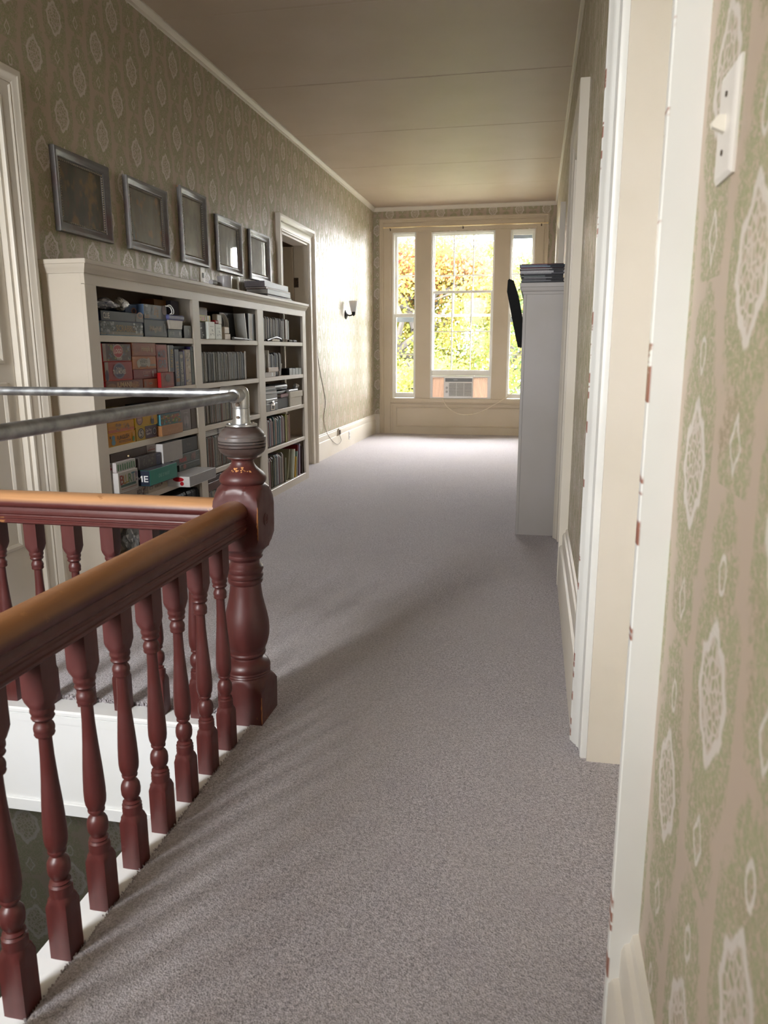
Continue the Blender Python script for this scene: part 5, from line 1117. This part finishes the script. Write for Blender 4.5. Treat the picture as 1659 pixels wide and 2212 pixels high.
# ------------------------------------------------------------------ outdoors
g = G(); g.box(-60, 60, 12.2, 90, -4.3, -4.2); g.box(-60, 60, -60, -1.2, -4.3, -4.2); o = struct('ground', g, plain((.12, .125, .10), .9, 0, .2, 2), 'dry lawn outside the house')
def m_leaf(name, cols, zt=0.0):
    m = bpy.data.materials.new(name); m.use_nodes = True; nt = m.node_tree; nt.nodes.clear()
    out = nt.nodes.new('ShaderNodeOutputMaterial'); gm = nt.nodes.new('ShaderNodeNewGeometry'); rp = nt.nodes.new('ShaderNodeValToRGB'); e = rp.color_ramp.elements
    while len(e) < len(cols): e.new(.5)
    for i, c in enumerate(cols): e[i].position = i/(len(cols)-1); e[i].color = (*c, 1)
    tc = nt.nodes.new('ShaderNodeTexCoord'); n = tex_noise(nt, tc.outputs['Object'], .75, 2)
    v = NX(nt, gm.outputs['Random Per Island'])*.5+n.step(.3, .7)*(.5-zt*.5)
    if zt: v = v+sepxyz(nt, tc.outputs['Object'])[2].step(5.6, 8.6)*zt-.08
    nt.links.new(v.s, rp.inputs[0])
    d = nt.nodes.new('ShaderNodeBsdfDiffuse'); t = nt.nodes.new('ShaderNodeBsdfTranslucent'); mx = nt.nodes.new('ShaderNodeMixShader'); mx.inputs[0].default_value = .5
    nt.links.new(rp.outputs[0], d.inputs[0]); nt.links.new(rp.outputs[0], t.inputs[0]); nt.links.new(d.outputs[0], mx.inputs[1]); nt.links.new(t.outputs[0], mx.inputs[2]); nt.links.new(mx.outputs[0], out.inputs[0])
    return m
LF_O = m_leaf('maple_leaves', [(.075, .115, .035), (.135, .14, .035), (.165, .14, .035), (.185, .085, .035), (.20, .06, .05)], .42)
LF_Y = m_leaf('yellow_leaves', [(.06, .105, .035), (.10, .125, .035), (.14, .145, .035), (.165, .135, .035)])
LF_G = m_leaf('green_leaves', [(.055, .10, .055), (.085, .13, .05), (.125, .145, .045), (.15, .13, .05)])
BARK = plain((.045, .04, .036), .9, 0, .2, 15)
def tree(label, x, y, z0, zc, rx, rz, nleaf, mat, seed, ls=.13):
    R_ = random.Random(seed); r = thing('autumn_tree', label, 'tree', (x, y, z0), None)
    g = G(); br = [(Vector((x, y, z0)), Vector((x+R_.uniform(-.3, .3), y, zc-rz*.4)), .28, 0)]; tips = []
    while br:
        a, b, rad, d = br.pop(); mid = (a+b)/2+Vector((R_.uniform(-.1, .1), R_.uniform(-.1, .1), 0))*(b-a).length
        g.tube([a, mid, b], rad, 6, radii=[rad, rad*.85, rad*.7])
        if d >= 4: tips.append(b); continue
        for k in range(3 if d < 3 else 2):
            an = R_.random()*6.28; el = R_.uniform(.15, 1.1); ln = (rx*.55)*(.72**d)*R_.uniform(.7, 1.2)
            br.append((b, b+Vector((math.cos(an)*math.cos(el), math.sin(an)*math.cos(el), math.sin(el)))*ln, rad*.6, d+1))
    obj('branches', g, BARK, r, smooth=40, fix=False)
    cl = [(Vector((x, y, zc))+Vector((R_.gauss(0, .48)*rx, R_.gauss(0, .40)*rx, R_.gauss(0, .5)*rz)), R_.uniform(.5, 1.1)) for _ in range(70)]
    cl = [c for c in cl if ((c[0].x-x)/rx)**2+((c[0].y-y)/rx)**2+((c[0].z-zc)/rz)**2 < 1]+[(t, .6) for t in tips[:40]]
    g = G()
    for i in range(nleaf):
        c, s_ = cl[R_.randrange(len(cl))]; p = c+Vector((R_.gauss(0, .5), R_.gauss(0, .5), R_.gauss(0, .38)))*s_
        u = Vector((R_.gauss(0, 1), R_.gauss(0, 1), R_.gauss(0, 1))).normalized(); w = u.orthogonal().normalized(); q = ls*R_.uniform(.6, 1.3)
        n = len(g.v); g.v += [tuple(p-u*q*.5), tuple(p+w*q*.38), tuple(p+u*q*.5), tuple(p-w*q*.38)]; g.f.append((n, n+1, n+2, n+3)); g.m.append(0)
    obj('foliage', g, mat, r, smooth=0, fix=False, kind='stuff')
tree('maple with orange and yellow leaves outside the centre window', -2.9, 21.5, -4.2, 2.3, 3.0, 3.4, 38000, LF_O, 31, .10)
tree('yellow tree outside the left side window', -6.6, 23.0, -4.2, 1.4, 3.2, 3.0, 22000, LF_Y, 32, .11)
tree('greenish yellow tree outside the right side window', 1.6, 23.5, -4.2, 1.2, 3.2, 3.4, 28000, LF_G, 33, .11)
tree('added tall green tree out of view on the right, shading the far left wall', 6.8, 19.5, -4.2, 3.2, 3.6, 4.2, 22000, LF_G, 36, .15)  # unseen tree, added to block sky light that overbrightens the far left wall
tree('low yellow tree below the maple in front of the house', -3.2, 18.0, -4.2, -1.0, 2.6, 1.9, 18000, LF_Y, 34, .09)
tree('distant green tree filling in behind the maple', -3.0, 32.0, -4.2, .8, 6.0, 3.4, 18000, LF_G, 35, .2)
